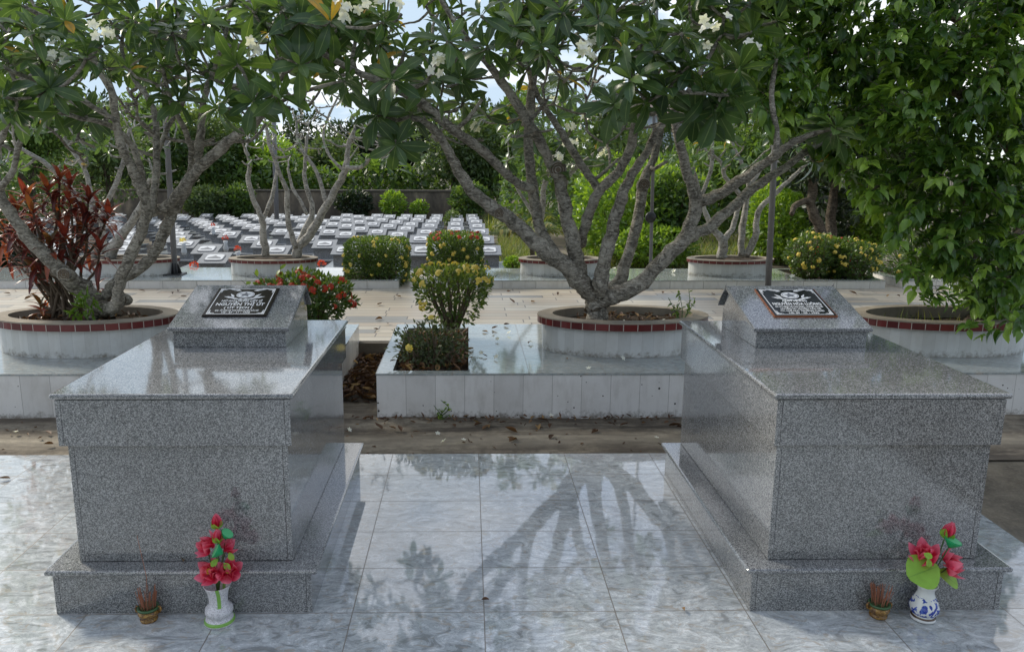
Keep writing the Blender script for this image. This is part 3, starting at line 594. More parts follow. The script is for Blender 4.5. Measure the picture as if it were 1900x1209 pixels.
def connect(mb, nodes, targets, r_tip=.010, r_max=.02, nseg=6, sagf=.12, pref_base=None):
    """join each target to the nearest point of the tree with a curved twig; gives the direction of each tip"""
    NP = np.array([q for q, r in nodes]); NR = [r for q, r in nodes]; T = np.array(targets); dirs = [None]*len(T); done = np.zeros(len(T), bool)
    dm = np.full(len(T), 1e9); di = np.zeros(len(T), int)
    def upd(i0):
        nonlocal dm, di
        D = np.linalg.norm(T[:, None]-NP[None, i0:], axis=2)+np.maximum(0, NP[None, i0:, 2]-T[:, None, 2])*.5
        j = D.argmin(1); dd = D[np.arange(len(T)), j]; b = dd < dm; dm = np.where(b, dd, dm); di = np.where(b, j+i0, di)
    upd(0)
    for _ in range(len(T)):
        k = int(np.where(done, 1e9, dm).argmin()); done[k] = True; a = NP[di[k]]; b = T[k]; L = np.linalg.norm(b-a)
        r0 = min(NR[di[k]]*.8, r_max*(.7+.5*min(L, 1.2))); m1 = a+(b-a)*.35+np.array([0, 0, -sagf*L])*.6+rng.normal(0, .04*L, 3); m2 = a+(b-a)*.75+np.array([0, 0, -sagf*L])*.5+rng.normal(0, .035*L, 3)
        Q = smooth_path([a, m1, m2, b], 3 if L > .25 else 1); rr = np.linspace(r0, r_tip, len(Q)); mb.tube(Q, list(rr), nseg, bump=.06)
        dirs[k] = norm(Q[-1]-Q[-2]); i0 = len(NP); NP = np.vstack([NP, np.array(Q[1:-1])]) if len(Q) > 2 else NP; NR += list(rr[1:-1])
        if len(NP) > i0: upd(i0)
    return np.array(dirs)
def rosettes(tips, dirs, L0=(.19, .30), n=(11, 17), updir=.5):
    P = []; D = []; U = []; L = []; W = []; R = []
    for p, d in zip(tips, dirs):
        ax = norm(d+np.array([0, 0, updir])+rng.normal(0, .25, 3)); u = norm(np.cross(ax, [.31, .52, .79])); w = np.cross(ax, u); k = random.randint(*n); s = random.uniform(*L0); tone = random.random()*.55
        for i in range(k):
            a = 2.4*i+random.uniform(-.2, .2); f = i/k; el = math.radians(62-95*f+random.uniform(-14, 14)); rad = u*math.cos(a)+w*math.sin(a)
            P.append(p+ax*(.035*(1-f))-ax*.02); D.append(ax*math.sin(el)+rad*math.cos(el)); U.append(ax*math.cos(el)-rad*math.sin(el)); l = s*random.uniform(.75, 1.12)*(.6+.4*min(1, f*3)); L.append(l); W.append(l*random.uniform(.30, .38))
            R.append(.978 if random.random() < .012 else min(.92, max(0, tone+random.uniform(-.12, .22)+(.3 if f < .12 else 0))))
    return P, D, U, L, W, R
def blossoms(pts, parent, size=.068, name='blossom_cluster', nfl=(5, 9)):
    for p in pts:
        P = []; D = []; U = []; L = []; R = []
        for k in range(random.randint(*nfl)):
            ax = norm(rng.normal(0, .7, 3)+np.array([-.1, -.8, .5])); c = np.asarray(p)+rng.normal(0, size*.45, 3)+ax*.02; u = norm(np.cross(ax, [.3, .6, .7])); w = np.cross(ax, u)
            for i in range(5):
                a = i*1.2566; rad = u*math.cos(a)+w*math.sin(a); P.append(c); D.append(rad*.93+ax*.33); U.append(ax*.93-rad*.33); L.append(size*.5); R.append(random.random())
        leaves(name, M['petal_w'], parent, P, D, U, np.array(L), np.array(L)*.62, 'petal', 5, .15, .15, rnd=np.array(R))
def region_pts(n, xr, ylo, ytop, Yr, minpx=0):
    out = []; px = []
    while len(out) < n:
        x = random.uniform(*xr); y1 = np.interp(x, [a for a, b in ylo], [b for a, b in ylo]); y = random.uniform(ytop, y1); Y = random.uniform(*Yr)
        out.append(PY(x, y, Y)); px.append((x, y))
    return out
# ---------------------------------------------------------------- the two big plumerias
def plumeria(label, base, traces, targets, fl, bark_m='bark', L0=(.19, .30), tipr=.011, bare=0.0, n=(11, 17), group=None, bare_tips=(), rmax=.02, nbig=0, big=(.2, .3), stubs=()):
    t = thing('plumeria_tree', base, label, 'tree', group); mb = MB(); nodes = []
    for tr, Y0, Y1 in traces: trace(mb, tr, Y0, Y1, nodes)
    ends = [PY(tr[-1][0], tr[-1][1], b) for tr, a, b in traces if tr[-1][1] < 330]; ed_ = [norm(e-PY(tr[-2][0], tr[-2][1], b)) for e, (tr, a, b) in zip(ends, [q for q in traces if q[0][-1][1] < 330])]
    nt = len(targets); al = list(targets)+list(bare_tips); dirs = connect(mb, nodes, al, tipr, rmax)[:nt]; targets = list(targets)+ends; dirs = list(dirs)+ed_
    mb.build('trunk', M[bark_m], t, smooth=True)
    tips = [(p, d) for p, d in zip(targets, dirs) if random.random() >= bare]
    P, D, U, L, W, R = rosettes([a for a, b in tips[nbig:]], [b for a, b in tips[nbig:]], L0, n)
    if nbig:
        for A_, B_ in zip((P, D, U, L, W, R), rosettes([a for a, b in tips[:nbig]], [b for a, b in tips[:nbig]], big, (11, 15), .25)): A_ += B_
    leaves('crown', M['plum'], t, P, D, U, np.array(L), np.array(W), 'obov', 6, .16, .32, rnd=np.array(R))
    if fl: blossoms(fl, t)
    for sx, sy, sY, sr in stubs:
        q = PY(sx, sy, sY); r = sr*depth(q)/FPX; m = MB(); m.tube([q+np.array([0, .10, -.02]), q+np.array([0, .03, 0]), q+np.array([0, -.015, .004])], [r*.8, r, r*1.12], 12, bump=.06); s_ = m.build('cut_stub', M[bark_m], t, smooth=True)
        m = MB()
        for f_, (a_, b_) in enumerate(((0, .3), (.42, .62), (.72, .9))): m.ering([(r*b_, .0035, q[2]), (r*a_+.0005, .0035, q[2])][:0] or [(r*b_, r*b_, 0), (r*b_, r*b_, .002), (r*a_+.0004, r*a_+.0004, .002), (r*a_+.0004, r*a_+.0004, 0)], (0, 0), 20)
        m.v = [(q[0]+x, q[1]-.0155-z, q[2]+.004+y) for x, y, z in m.v]; m.build('growth_ring', M['twig'], s_)
    return t
Ya = 5.75
T2 = [([(1108, 604, 52), (1108, 580, 44), (1107, 560, 42), (1106, 540, 46)], Ya, Ya),
 ([(1106, 548, 40), (1085, 532, 40), (1058, 500, 37), (1029, 478, 34), (999, 457, 33), (954, 414, 31), (920, 388, 29), (882, 360, 26), (850, 318, 23), (828, 270, 19), (800, 235, 15), (760, 215, 12)], Ya, 5.2),
 ([(1040, 486, 28), (1018, 455, 25), (1003, 427, 24), (987, 347, 23), (982, 258, 21), (986, 164, 18), (996, 120, 14), (1010, 60, 11), (1000, -20, 9)], Ya-.1, 6.3),
 ([(988, 352, 18), (954, 335, 18), (912, 294, 19), (878, 268, 20), (828, 232, 20), (768, 182, 18), (700, 150, 15), (640, 122, 13), (570, 80, 10), (520, 20, 8)], 5.7, 4.7),
 ([(1090, 540, 34), (1077, 515, 32), (1070, 476, 31), (1056, 417, 29), (1044, 357, 27), (1035, 318, 27)], Ya, Ya-.15),
 ([(1042, 350, 20), (1020, 300, 21), (1002, 263, 22), (954, 184, 20), (910, 124, 17), (875, 85, 14), (830, 20, 11), (800, -40, 9)], 5.65, 5.0),
 ([(1078, 455, 22), (1090, 405, 22), (1110, 357, 22), (1148, 318, 21), (1172, 268, 20), (1178, 208, 17), (1170, 150, 13), (1190, 80, 10)], 5.8, 4.9),
 ([(1112, 357, 17), (1093, 326, 17), (1064, 283, 16), (1034, 233, 14), (999, 179, 12), (975, 120, 10), (940, 60, 8)], 5.75, 6.2),
 ([(1112, 548, 34), (1115, 525, 33), (1118, 496, 30), (1133, 447, 28), (1145, 392, 26), (1157, 357, 24), (1173, 323, 20), (1203, 278, 17), (1222, 238, 15), (1252, 205, 13), (1290, 150, 11), (1330, 80, 9)], 5.7, 5.2),
 ([(1130, 540, 26), (1148, 522, 25), (1168, 466, 24), (1184, 407, 23), (1193, 345, 22), (1206, 308, 17), (1222, 263, 15), (1226, 220, 13), (1215, 150, 10)], 5.8, 6.4),
 ([(1108, 556, 40), (1135, 548, 38), (1160, 541, 36), (1203, 511, 33), (1247, 466, 32), (1277, 432, 31), (1290, 377, 28), (1282, 342, 23), (1264, 278, 20), (1253, 205, 17), (1270, 140, 13), (1260, 60, 10)], Ya, 5.2),
 ([(1290, 378, 25), (1327, 365, 24), (1362, 342, 23), (1400, 318, 22), (1440, 288, 18), (1475, 262, 15), (1520, 245, 12), (1550, 238, 8)], 5.5, 4.9),
 ([(1280, 440, 24), (1317, 420, 24), (1360, 383, 22), (1400, 349, 20), (1455, 312, 17), (1500, 280, 13), (1545, 255, 9)], 5.55, 5.9),
 ([(1440, 290, 14), (1440, 240, 12), (1432, 180, 11), (1440, 110, 9)], 5.0, 5.0)]
ylo2 = [(540, 120), (620, 140), (690, 250), (760, 280), (800, 190), (860, 150), (940, 160), (1000, 110), (1060, 75), (1100, 140), (1150, 205), (1230, 200), (1300, 235), (1360, 230), (1420, 150), (1470, 110)]
hand2 = [(1172, 150, 4.5), (1268, 62, 4.4), (1310, 172, 4.5), (1352, 176, 4.5), (1262, 130, 4.6), (1140, 195, 4.9), (735, 268, 4.9), (700, 215, 5), (728, 148, 4.6), (795, 152, 4.8), (832, 78, 4.6), (712, 42, 4.6), (612, 42, 4.6), (556, 42, 4.7), (556, 122, 4.6),
         (893, 30, 4.8), (955, 50, 4.9), (1000, 85, 4.8), (1045, 25, 5), (1110, 40, 4.8), (1395, 60, 5.2), (1440, 40, 5.4), (1548, 250, 5), (1510, 300, 5.9), (750, 95, 5), (660, 60, 5), (1330, 205, 4.6), (1200, 190, 4.6), (1235, 165, 4.5), (1285, 120, 4.5), (1160, 100, 4.6), (1370, 130, 4.6), (1215, 95, 4.5), (905, 215, 6.2), (860, 190, 6.0), (1040, 140, 6.4), (1225, 205, 5), (1290, 215, 4.7)]
tg2 = [PY(*h) for h in hand2]+region_pts(205, (540, 1470), ylo2, -140, (5.0, 7.8))+region_pts(22, (1170, 1420), [(1170, 50), (1420, 50)], -60, (5.0, 7.0))+region_pts(18, (380, 720), [(380, 120), (720, 150)], -60, (5.5, 7.2))+region_pts(26, (600, 1400), [(500, -120), (1500, -120)], -420, (4.9, 7.6))
fl2 = [PY(*h) for h in ((815, 120, 4.55), (1390, 94, 4.8), (1090, 92, 4.7), (735, 4, 4.5), (690, 14, 4.6), (1318, 55, 4.4), (880, 235, 6.3), (1105, 60, 4.9), (668, -14, 4.6), (975, -10, 4.9))]
plumeria('large grey limbed plumeria in the round planter between the two tombs', (CM, YC, ZR-.06), T2, tg2, fl2, stubs=((1035, 316, 5.55, 15), (1194, 343, 5.75, 11), (926, 396, 5.4, 9)), L0=(.15, .23), nbig=len(hand2), big=(.19, .26), bare_tips=region_pts(46, (740, 1270), [(740, 300), (1270, 300)], 110, (5.2, 6.6))+region_pts(70, (740, 1300), [(740, 250), (1300, 250)], -20, (5.2, 7)))
Yb = 5.85
T1 = [([(188, 590, 62), (184, 575, 60), (178, 562, 58)], Yb, Yb),
 ([(186, 574, 50), (164, 548, 50), (140, 526, 44), (116, 506, 38), (75, 465, 33), (40, 425, 29), (12, 385, 27), (-6, 340, 23), (-8, 290, 18), (10, 240, 14), (30, 190, 11), (20, 120, 9)], Yb, 5.3),
 ([(0, 350, 16), (25, 315, 15), (35, 270, 13), (60, 215, 11), (85, 150, 9), (120, 90, 8)], 5.35, 5.0),
 ([(182, 574, 36), (203, 573, 33), (219, 562, 29), (219, 530, 26), (236, 489, 26), (257, 443, 26), (270, 402, 26), (270, 372, 25), (256, 340, 24), (240, 300, 22), (224, 268, 20), (214, 215, 18), (208, 170, 18), (178, 120, 17), (152, 70, 15), (100, 42, 12), (40, 10, 9)], Yb-.1, 4.8),
 ([(268, 372, 19), (262, 320, 17), (240, 262, 15), (196, 230, 13), (150, 220, 11), (100, 205, 10)], 5.5, 5.0),
 ([(190, 562, 30), (198, 545, 27), (217, 522, 26), (250, 503, 26), (281, 478, 26), (302, 438, 27), (314, 408, 27), (328, 380, 28), (348, 342, 27), (364, 300, 24), (373, 240, 20), (378, 190, 16), (395, 130, 13), (420, 60, 10), (430, -20, 8)], Yb, 5.6),
 ([(276, 396, 20), (303, 386, 25), (335, 358, 27), (360, 322, 27), (402, 284, 27), (440, 250, 22), (478, 226, 18), (500, 180, 14), (530, 130, 11), (560, 60, 9)], 5.75, 4.9),
 ([(281, 395, 19), (288, 340, 18), (291, 286, 17), (287, 214, 15), (272, 178, 14), (250, 150, 12), (225, 90, 10), (240, 20, 8)], 5.6, 6.2),
 ([(290, 290, 13), (310, 240, 12), (340, 190, 11), (350, 130, 10), (330, 60, 8)], 6.0, 6.4),
 ([(352, 324, 16), (356, 280, 15), (340, 235, 13), (318, 190, 11), (300, 120, 9)], 5.65, 5.2),
 ([(215, 225, 13), (160, 190, 12), (100, 160, 11), (40, 140, 10), (-20, 110, 8)], 5.0, 4.6),
 ([(475, 228, 11), (520, 190, 10), (580, 165, 9), (640, 150, 7)], 4.95, 4.7)]
ylo1 = [(-90, 250), (0, 240), (60, 215), (120, 170), (190, 140), (260, 150), (330, 170), (400, 200), (460, 200), (520, 170), (580, 150), (640, 120)]
hand1 = [(190, 85, 4.7), (160, 108, 4.6), (92, 165, 4.6), (30, 205, 4.6), (4, 180, 4.5), (405, 200, 4.7), (470, 190, 4.7), (515, 178, 4.6), (440, 120, 4.8), (60, 60, 4.6), (120, 40, 4.8), (250, 40, 4.9), (320, 60, 5), (345, 120, 5.2), (300, 170, 5.4), (500, 60, 4.8), (470, 20, 4.8), (330, 190, 5.3), (160, 215, 5.2), (80, 110, 4.7), (380, 45, 5)]
tg1 = [PY(*h) for h in hand1]+region_pts(250, (-110, 640), ylo1, -110, (5.2, 7.9))+region_pts(18, (-330, 560), [(-400, -120), (700, -120)], -560, (4.9, 8.0))  # last group: out-of-view crown tips added to shade the floor
fl1 = [PY(*h) for h in ((200, 58, 4.5), (108, 102, 4.6), (472, 98, 4.7), (640, 20, 4.6), (75, 62, 4.8))]
plumeria('plumeria with forked mottled limbs in the planter behind the left tomb', (CL, Yb, ZR-.06), [([(x_, y_, w_*.87) for x_, y_, w_ in tr_], a_, b_) for tr_, a_, b_ in T1], tg1, fl1, stubs=((120, 510, 5.6, 12), (226, 556, 5.68, 12), (262, 343, 5.35, 6)), L0=(.14, .21), n=(10, 16), nbig=len(hand1), big=(.17, .25), bare_tips=region_pts(60, (10, 560), [(10, 330), (380, 300), (560, 230)], 110, (5.1, 6.6))+region_pts(80, (-40, 640), [(10, 270), (640, 200)], -20, (5.2, 7)))
# ---------------------------------------------------------------- plumerias on the far platform
def far_tips(box, n, Y): return [PY(random.uniform(box[0], box[1]), random.uniform(box[2], box[3]), 10.05+random.uniform(-Y, Y)) for _ in range(n)]
Tb = [([(493, 476, 16), (489, 440, 14), (487, 410, 13), (475, 381, 11), (461, 335, 10), (464, 303, 9), (455, 275, 6)], 10.0, 9.8), ([(487, 408, 9), (504, 370, 9), (510, 338, 7), (516, 300, 5)], 10, 10.2),
 ([(550, 474, 22), (556, 456, 20), (580, 428, 18), (606, 381, 17), (632, 335, 15), (643, 306, 14), (646, 271, 10), (658, 240, 7)], 10.05, 9.9), ([(643, 310, 10), (669, 311, 9), (692, 286, 7), (712, 258, 5)], 9.9, 9.6),
 ([(606, 380, 9), (588, 320, 8), (565, 286, 7), (553, 260, 6), (550, 225, 5)], 10, 10.3), ([(552, 462, 14), (565, 428, 13), (580, 390, 11), (566, 340, 9), (566, 300, 7), (570, 250, 6)], 10.1, 10.3),
 ([(549, 460, 12), (540, 430, 11), (533, 405, 11), (533, 358, 10), (522, 329, 9), (504, 280, 8), (493, 231, 6)], 10, 9.8), ([(570, 398, 8), (556, 370, 7), (542, 347, 7), (534, 312, 5)], 10.1, 10.3), ([(640, 318, 7), (612, 290, 6), (600, 250, 6), (612, 210, 5), (630, 175, 4)], 9.95, 10.3)]
plumeria('bare many stemmed plumeria in the far planter left of the clipped yellow hedge', (BPL[1][0], 10.05, .4), Tb, far_tips((435, 745, 150, 300), 150, .8), [], 'bark_pale', (.10, .16), .009, .8, (5, 9), 'plumerias on the far platform', rmax=.03)
Td = [([(1340, 478, 22), (1340, 446, 19), (1323, 424, 12), (1307, 389, 10), (1296, 350, 8), (1286, 310, 7)], 10, 9.9), ([(1342, 446, 14), (1357, 427, 12), (1368, 394, 11), (1373, 363, 10), (1345, 327, 9), (1338, 301, 7), (1310, 280, 5)], 10, 10.1),
 ([(1375, 475, 13), (1377, 422, 13), (1385, 375, 11), (1390, 345, 10), (1378, 308, 8), (1366, 282, 6), (1350, 240, 5)], 10.05, 10.3), ([(1383, 473, 17), (1402, 441, 14), (1406, 394, 12), (1435, 363, 10), (1473, 327, 8), (1500, 300, 6)], 10.05, 9.8),
 ([(1390, 348, 9), (1402, 328, 9), (1416, 308, 8), (1432, 285, 6), (1450, 250, 5)], 10.2, 10.4), ([(1300, 365, 9), (1318, 320, 8), (1322, 270, 8), (1318, 225, 7), (1330, 190, 5)], 9.95, 10.2)]
plumeria('pale stemmed plumeria in the far planter beside the leaning lamp post', (BPL[3][0], 10.05, .4), Td, far_tips((1285, 1500, 165, 310), 80, .8), [], 'bark_pale', (.14, .2), .009, .72, (6, 10), 'plumerias on the far platform')
Tc = [([(1012, 478, 18), (1000, 430, 14), (1006, 390, 12), (1010, 340, 11), (1030, 290, 9), (1060, 240, 7)], 10.05, 9.9), ([(1060, 478, 14), (1052, 420, 12), (1040, 380, 11), (1060, 320, 10), (1110, 280, 8), (1150, 230, 6)], 10.1, 10.3), ([(1003, 425, 9), (985, 390, 8), (960, 350, 7), (940, 300, 5)], 10.05, 10.2)]
plumeria('leafy white flowered plumeria on the far platform behind the big one', (BPL[2][0], 10.05, .4), Tc, far_tips((930, 1190, 165, 310), 85, .9), [PY(x, y, 9.3) for x, y in ((1065, 232), (1058, 268), (1122, 286), (1030, 185), (1080, 215), (1040, 290), (1045, 175))], 'bark_pale', (.16, .24), .007, .1, (9, 14), 'plumerias on the far platform')
Ta = [([(205, 478, 24), (216, 450, 22), (235, 425, 18), (262, 385, 15), (270, 350, 10), (285, 320, 8)], 10.05, 9.8), ([(178, 478, 14), (170, 430, 13), (150, 380, 12), (120, 335, 11), (80, 300, 9), (30, 270, 7)], 10.1, 9.8), ([(168, 420, 11), (170, 370, 10), (155, 310, 9), (120, 260, 8), (135, 230, 6)], 10.1, 10.4), ([(195, 470, 13), (190, 400, 12), (215, 340, 10), (232, 290, 9), (240, 240, 7)], 10.05, 10.3)]
plumeria('pale plumeria on the far platform behind the red leaved plant', (BPL[0][0], 10.05, .4), Ta, far_tips((-20, 330, 180, 320), 80, .9), [], 'bark_pale', (.14, .2), .010, .45, (7, 12), 'plumerias on the far platform', rmax=.03)
# ---------------------------------------------------------------- drooping leafy tree at the right
def dense_tree():
    t = thing('leafy_tree', (float(PY(1810, 600, 5.9)[0]), 5.9, ZR-.09), 'dense dark green tree with drooping leaves filling the right side', 'tree'); mb = MB(); nodes = []
    for tr, a, b in [([(1803, 612, 46), (1815, 585, 42), (1850, 530, 40), (1890, 450, 40), (1905, 350, 38), (1890, 250, 34)], 5.9, 6.8), ([(1895, 300, 26), (1820, 210, 24), (1740, 150, 22), (1640, 110, 19), (1540, 95, 14), (1470, 110, 9)], 6.7, 6.2),
                     ([(1890, 270, 26), (1860, 150, 22), (1800, 60, 18), (1700, -10, 14), (1580, -40, 10)], 6.8, 7.4), ([(1900, 330, 22), (1980, 200, 20), (2010, 60, 16)], 6.8, 6.8), ([(1900, 400, 20), (1800, 380, 18), (1720, 360, 15), (1640, 350, 11), (1570, 330, 8)], 6.5, 6.6),
                     ([(1895, 430, 18), (1880, 440, 16), (1850, 450, 14), (1800, 480, 11), (1740, 500, 8)], 6.3, 5.7), ([(1890, 250, 20), (1930, 120, 18), (1900, 20, 14)], 6.8, 6), ([(1860, 510, 16), (1880, 520, 13), (1905, 540, 10)], 6.1, 5.4), ([(1740, 150, 14), (1680, 210, 12), (1600, 230, 10), (1520, 210, 7)], 6.4, 5.8)]: trace(mb, tr, a, b, nodes, 9)
    xs_ = [1385, 1420, 1480, 1520, 1560, 1600, 1650, 1690, 1730, 1770, 1800, 1840, 1960]; yl = [200, 225, 255, 300, 345, 415, 430, 500, 510, 530, 580, 600, 600]
    tg = []
    while len(tg) < 1900:
        x = random.uniform(1385, 1990); y = random.uniform(-110, 620)
        if y < np.interp(x, xs_, yl)-12:
            lo = 5.2 if x > 1600 else 5.5
            Y = lo+abs(random.gauss(0, 1.3)); Y = min(Y, 8.6)
            tg.append(PY(x, y, Y))
    for x, y, Y in ((1700, 525, 5.4), (1715, 510, 5.4), (1690, 500, 5.5), (1745, 530, 5.3), (1800, 590, 5.2), (1830, 610, 5.2), (1870, 600, 5.1), (1895, 600, 5.0), (1770, 555, 5.3), (1790, 540, 5.3), (1450, 120, 5.2), (1420, 105, 5.2), (1480, 180, 5.3), (1440, 150, 5.2))+tuple((random.uniform(1385, 1520), random.uniform(85, 235), random.uniform(5.0, 5.7)) for _ in range(60)): tg.append(PY(x, y, Y))
    dirs = connect(mb, nodes, tg, .0022, .010, 4, .05)
    mb.build('trunk', M['bark_dark'], t, smooth=True)
    P = []; D = []; U = []; L = []; R = []
    for p, d in zip(tg, dirs):
        out = norm(d+np.array([-.25, -.35, -.25])+rng.normal(0, .3, 3)); side = norm(np.cross(out, UPV)); tone = random.random()**1.8*.68+(.28 if p[1] < 6.0 and random.random() < .6 else 0)  # nearer sprays lighter: new growth, with highlights put into the leaf tone
        k = random.randint(8, 13); sl = random.uniform(.22, .36)
        for i in range(k):
            f = i/(k-1); b = np.asarray(p)-out*sl*(1-f)*.8+np.array([0, 0, -.05*f*f])+rng.normal(0, .012, 3); s = 1 if i % 2 else -1
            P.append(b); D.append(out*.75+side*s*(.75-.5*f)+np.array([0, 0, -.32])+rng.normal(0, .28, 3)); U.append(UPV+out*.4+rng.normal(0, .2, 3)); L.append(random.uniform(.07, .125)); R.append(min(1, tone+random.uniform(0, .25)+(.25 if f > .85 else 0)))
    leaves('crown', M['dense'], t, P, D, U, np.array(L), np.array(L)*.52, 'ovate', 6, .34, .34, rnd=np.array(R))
dense_tree()
# ---------------------------------------------------------------- cordyline
def cordyline():
    t = thing('cordyline_plant', (CL-.25, Yb-.1, ZR-.06), 'tall red leaved cordyline clump leaning in the planter behind the left tomb', 'plant')
    heads = [(88, 350, 5.5), (165, 368, 5.5), (60, 392, 5.4), (110, 405, 5.6), (142, 392, 5.8), (48, 365, 5.7), (28, 418, 5.3), (120, 440, 5.4), (92, 452, 5.3), (182, 385, 5.7), (185, 462, 5.45), (8, 430, 5.6), (65, 475, 5.4), (150, 430, 5.8), (130, 340, 5.8), (60, 500, 5.5), (85, 535, 5.6), (75, 565, 5.5), (182, 518, 5.7), (15, 470, 5.7), (100, 505, 5.7), (105, 380, 5.9), (30, 390, 5.6), (130, 375, 5.5), (75, 420, 5.7), (200, 400, 5.6), (-10, 400, 5.5), (110, 330, 5.6), (50, 440, 5.5), (160, 410, 5.5), (140, 470, 5.6)]
    mb = MB()
    for i, (x, y, Y) in enumerate([(x_, y_, Y_+.42) for x_, y_, Y_ in heads]):
        b = np.array([CL-.12+random.uniform(-.22, .1), Yb+.12+random.uniform(-.08, .06), ZR-.07]); p = PY(x, y, Y)
        if i == 18: b = PY(180, 590, Y)
        Q = smooth_path([b, b*.6+p*.4+np.array([-.04, 0, .04]), b*.25+p*.75+np.array([0, 0, -.02]), p], 4); mb.tube(Q, list(np.linspace(.013, .008, len(Q))), 7)
        P = []; D = []; U = []; L = []; R = []; ax = norm(Q[-1]-Q[-3]+np.array([0, 0, .35])); u = norm(np.cross(ax, [.31, .52, .79])); w = np.cross(ax, u); k = random.randint(14, 18) if i != 18 else 6; tone = random.uniform(-.1, .3) if y < 520 else .45
        for j in range(k):
            f = j/k; a = 2.4*j; el = math.radians(78-100*f+random.uniform(-10, 10)); rad = u*math.cos(a)+w*math.sin(a); P.append(p-ax*.11*f); D.append(ax*math.sin(el)+rad*math.cos(el)); U.append(ax*math.cos(el)-rad*math.sin(el)); L.append(random.uniform(.14, .225)*(.72 if 16 <= i < 22 else 1)); R.append(min(1, max(0, tone+.55*random.random()+(.25 if f < .25 else 0))))
        leaves('leaf_tuft', M['cordy'], t, P, D, U, np.array(L), np.array(L)*.24, 'lance', 7, .22, .5, rnd=np.array(R))
    mb.build('stems', M['twig'], t, smooth=True)
    P = [PY(random.uniform(135, 175), random.uniform(545, 585), 5.62) for _ in range(60)]
    leaves('fern_leaf', M['lime'], t, P, norm(rng.normal(0, 1, (60, 3))+np.array([0, -.5, -.1])), rng.normal(0, .5, (60, 3))+UPV, .10, .022, 'lance', 4, .1, .3, rnd=.2)
cordyline()
# ---------------------------------------------------------------- shrubs
def shrub(name, label, cat, c, r, n, leaf, flowers=(), mat='ixora', boxy=.0, stems=True, group=None, base=None, parent=None, stem_m='twig', inner=.35, top_heavy=0, ls=.45, jit=.1, sparse=0):
    """leaves over an uneven rounded or clipped body; flowers = list of (material, count, min height fraction)"""
    t = thing(name, base if base is not None else (c[0], c[1], c[2]-r[2]), label, cat, group); c = np.array(c, float); r = np.array(r, float)
    def surf(k, jit=.1):
        d = sphere_dirs(k)
        if boxy: d = d/np.power(np.sum(np.abs(d)**boxy, 1, keepdims=True), 1/boxy)
        lump = 1+.10*np.sin(d[:, 0]*5+c[0])*np.cos(d[:, 1]*6+1)+.08*np.sin(d[:, 2]*9+d[:, 0]*4)
        if boxy: lump = 1+(lump-1)*(.18 if boxy > 6 else .35)
        q = d*lump[:, None]
        if top_heavy: q[:, :2] *= (1+top_heavy*q[:, 2:3])
        return q*(1-np.abs(rng.normal(0, jit, (k, 1)))), d
    q, d = surf(n, jit); k2 = int(n*inner); q[:k2] *= rng.uniform(.3, .95, (k2, 1)); P = c+q*r
    if sparse: kp = rng.random(n) < np.interp(q[:, 2], [-1, -.3, .35, .6], [sparse, sparse, .8, 1]); q = q[kp]; d = d[kp]; P = P[kp]; n = len(P)
    D = norm(d*np.array([1, 1, 1])+rng.normal(0, .55, (n, 3))+np.array([0, 0, .35])); U = norm(rng.normal(0, .5, (n, 3))+UPV*.6+d)
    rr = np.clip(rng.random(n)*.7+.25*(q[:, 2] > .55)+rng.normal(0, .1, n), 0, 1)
    leaves('foliage', M[mat], t, P, D, U, rng.uniform(.7, 1.25, n)*leaf, rng.uniform(.7, 1.2, n)*leaf*ls, 'ovate', 4 if leaf > .05 and n < 2500 else 2, .15, .2, rnd=rr)
    for fm, k, zmin in flowers:
        q, d = surf(k*6, .02); ok = (q[:, 2] > zmin) & (d[:, 1] < .6) & (np.sin(d[:, 0]*9+c[0]*7)*np.cos(d[:, 2]*8+c[2]*5) > -.25); q = q[ok][:k]; d = d[ok][:k]
        Pf = []; Df = []; Uf = []; Lf = []
        for a, dd in zip(q, d):
            cc = c+a*r*1.02; s = random.uniform(.026, .042)
            for j in range(16):
                o = norm(dd+rng.normal(0, .6, 3)); Pf.append(cc+o*s*.8); tdir = norm(np.cross(o, rng.normal(0, 1, 3))); Df.append(tdir); Uf.append(o); Lf.append(s*.85)
        leaves('flowers', M[fm], t, np.array(Pf)-np.array(Df)*np.array(Lf)[:, None]*.5, Df, Uf, np.array(Lf), np.array(Lf)*.8, 'petal', 2, 0, 0)
    if stems:
        mb = MB(); b0 = np.array([c[0], c[1], c[2]-r[2]-.01])
        for j in range(24):
            a = j*2.4; rr_ = .25*math.sqrt(random.random()); b = b0+np.array([rr_*r[0]*math.cos(a), rr_*r[1]*math.sin(a), -.02]); e = c+np.array([r[0]*.7*math.cos(a), r[1]*.7*math.sin(a), r[2]*random.uniform(-.2, .8)])
            mb.tube(smooth_path([b, (b+e)/2+rng.normal(0, .02, 3), e], 3), list(np.linspace(.012, .004, 7)), 5)
        mb.build('stems', M[stem_m], t, smooth=True)
    return t
def PB(x0, x1, y0, y1, Y, ry):                    # body centre and radii from a photo box at distance Y
    a = PY(x0, (y0+y1)/2, Y); b = PY(x1, (y0+y1)/2, Y); u = PY((x0+x1)/2, y0, Y); l = PY((x0+x1)/2, y1, Y)
    return ((a[0]+b[0])/2, Y, (u[2]+l[2])/2), ((b[0]-a[0])/2, ry, (u[2]-l[2])/2)
c, r = PB(645, 756, 444, 521, 10.0, .38); shrub('clipped_hedge', 'clipped cube shaped hedge with yellow flowers at the far platform end', 'hedge', c, r, 9000, .045, [('petal_y', 46, -.9)], boxy=9, jit=.05, group='flowering hedges')
c, r = PB(797, 893, 434, 505, 10.15, .36); shrub('clipped_hedge', 'clipped hedge with red flowers on top and yellow below, across the gap', 'hedge', c, r, 8000, .045, [('petal_r', 42, .82), ('petal_y', 26, -.9)], boxy=9, jit=.05, group='flowering hedges')
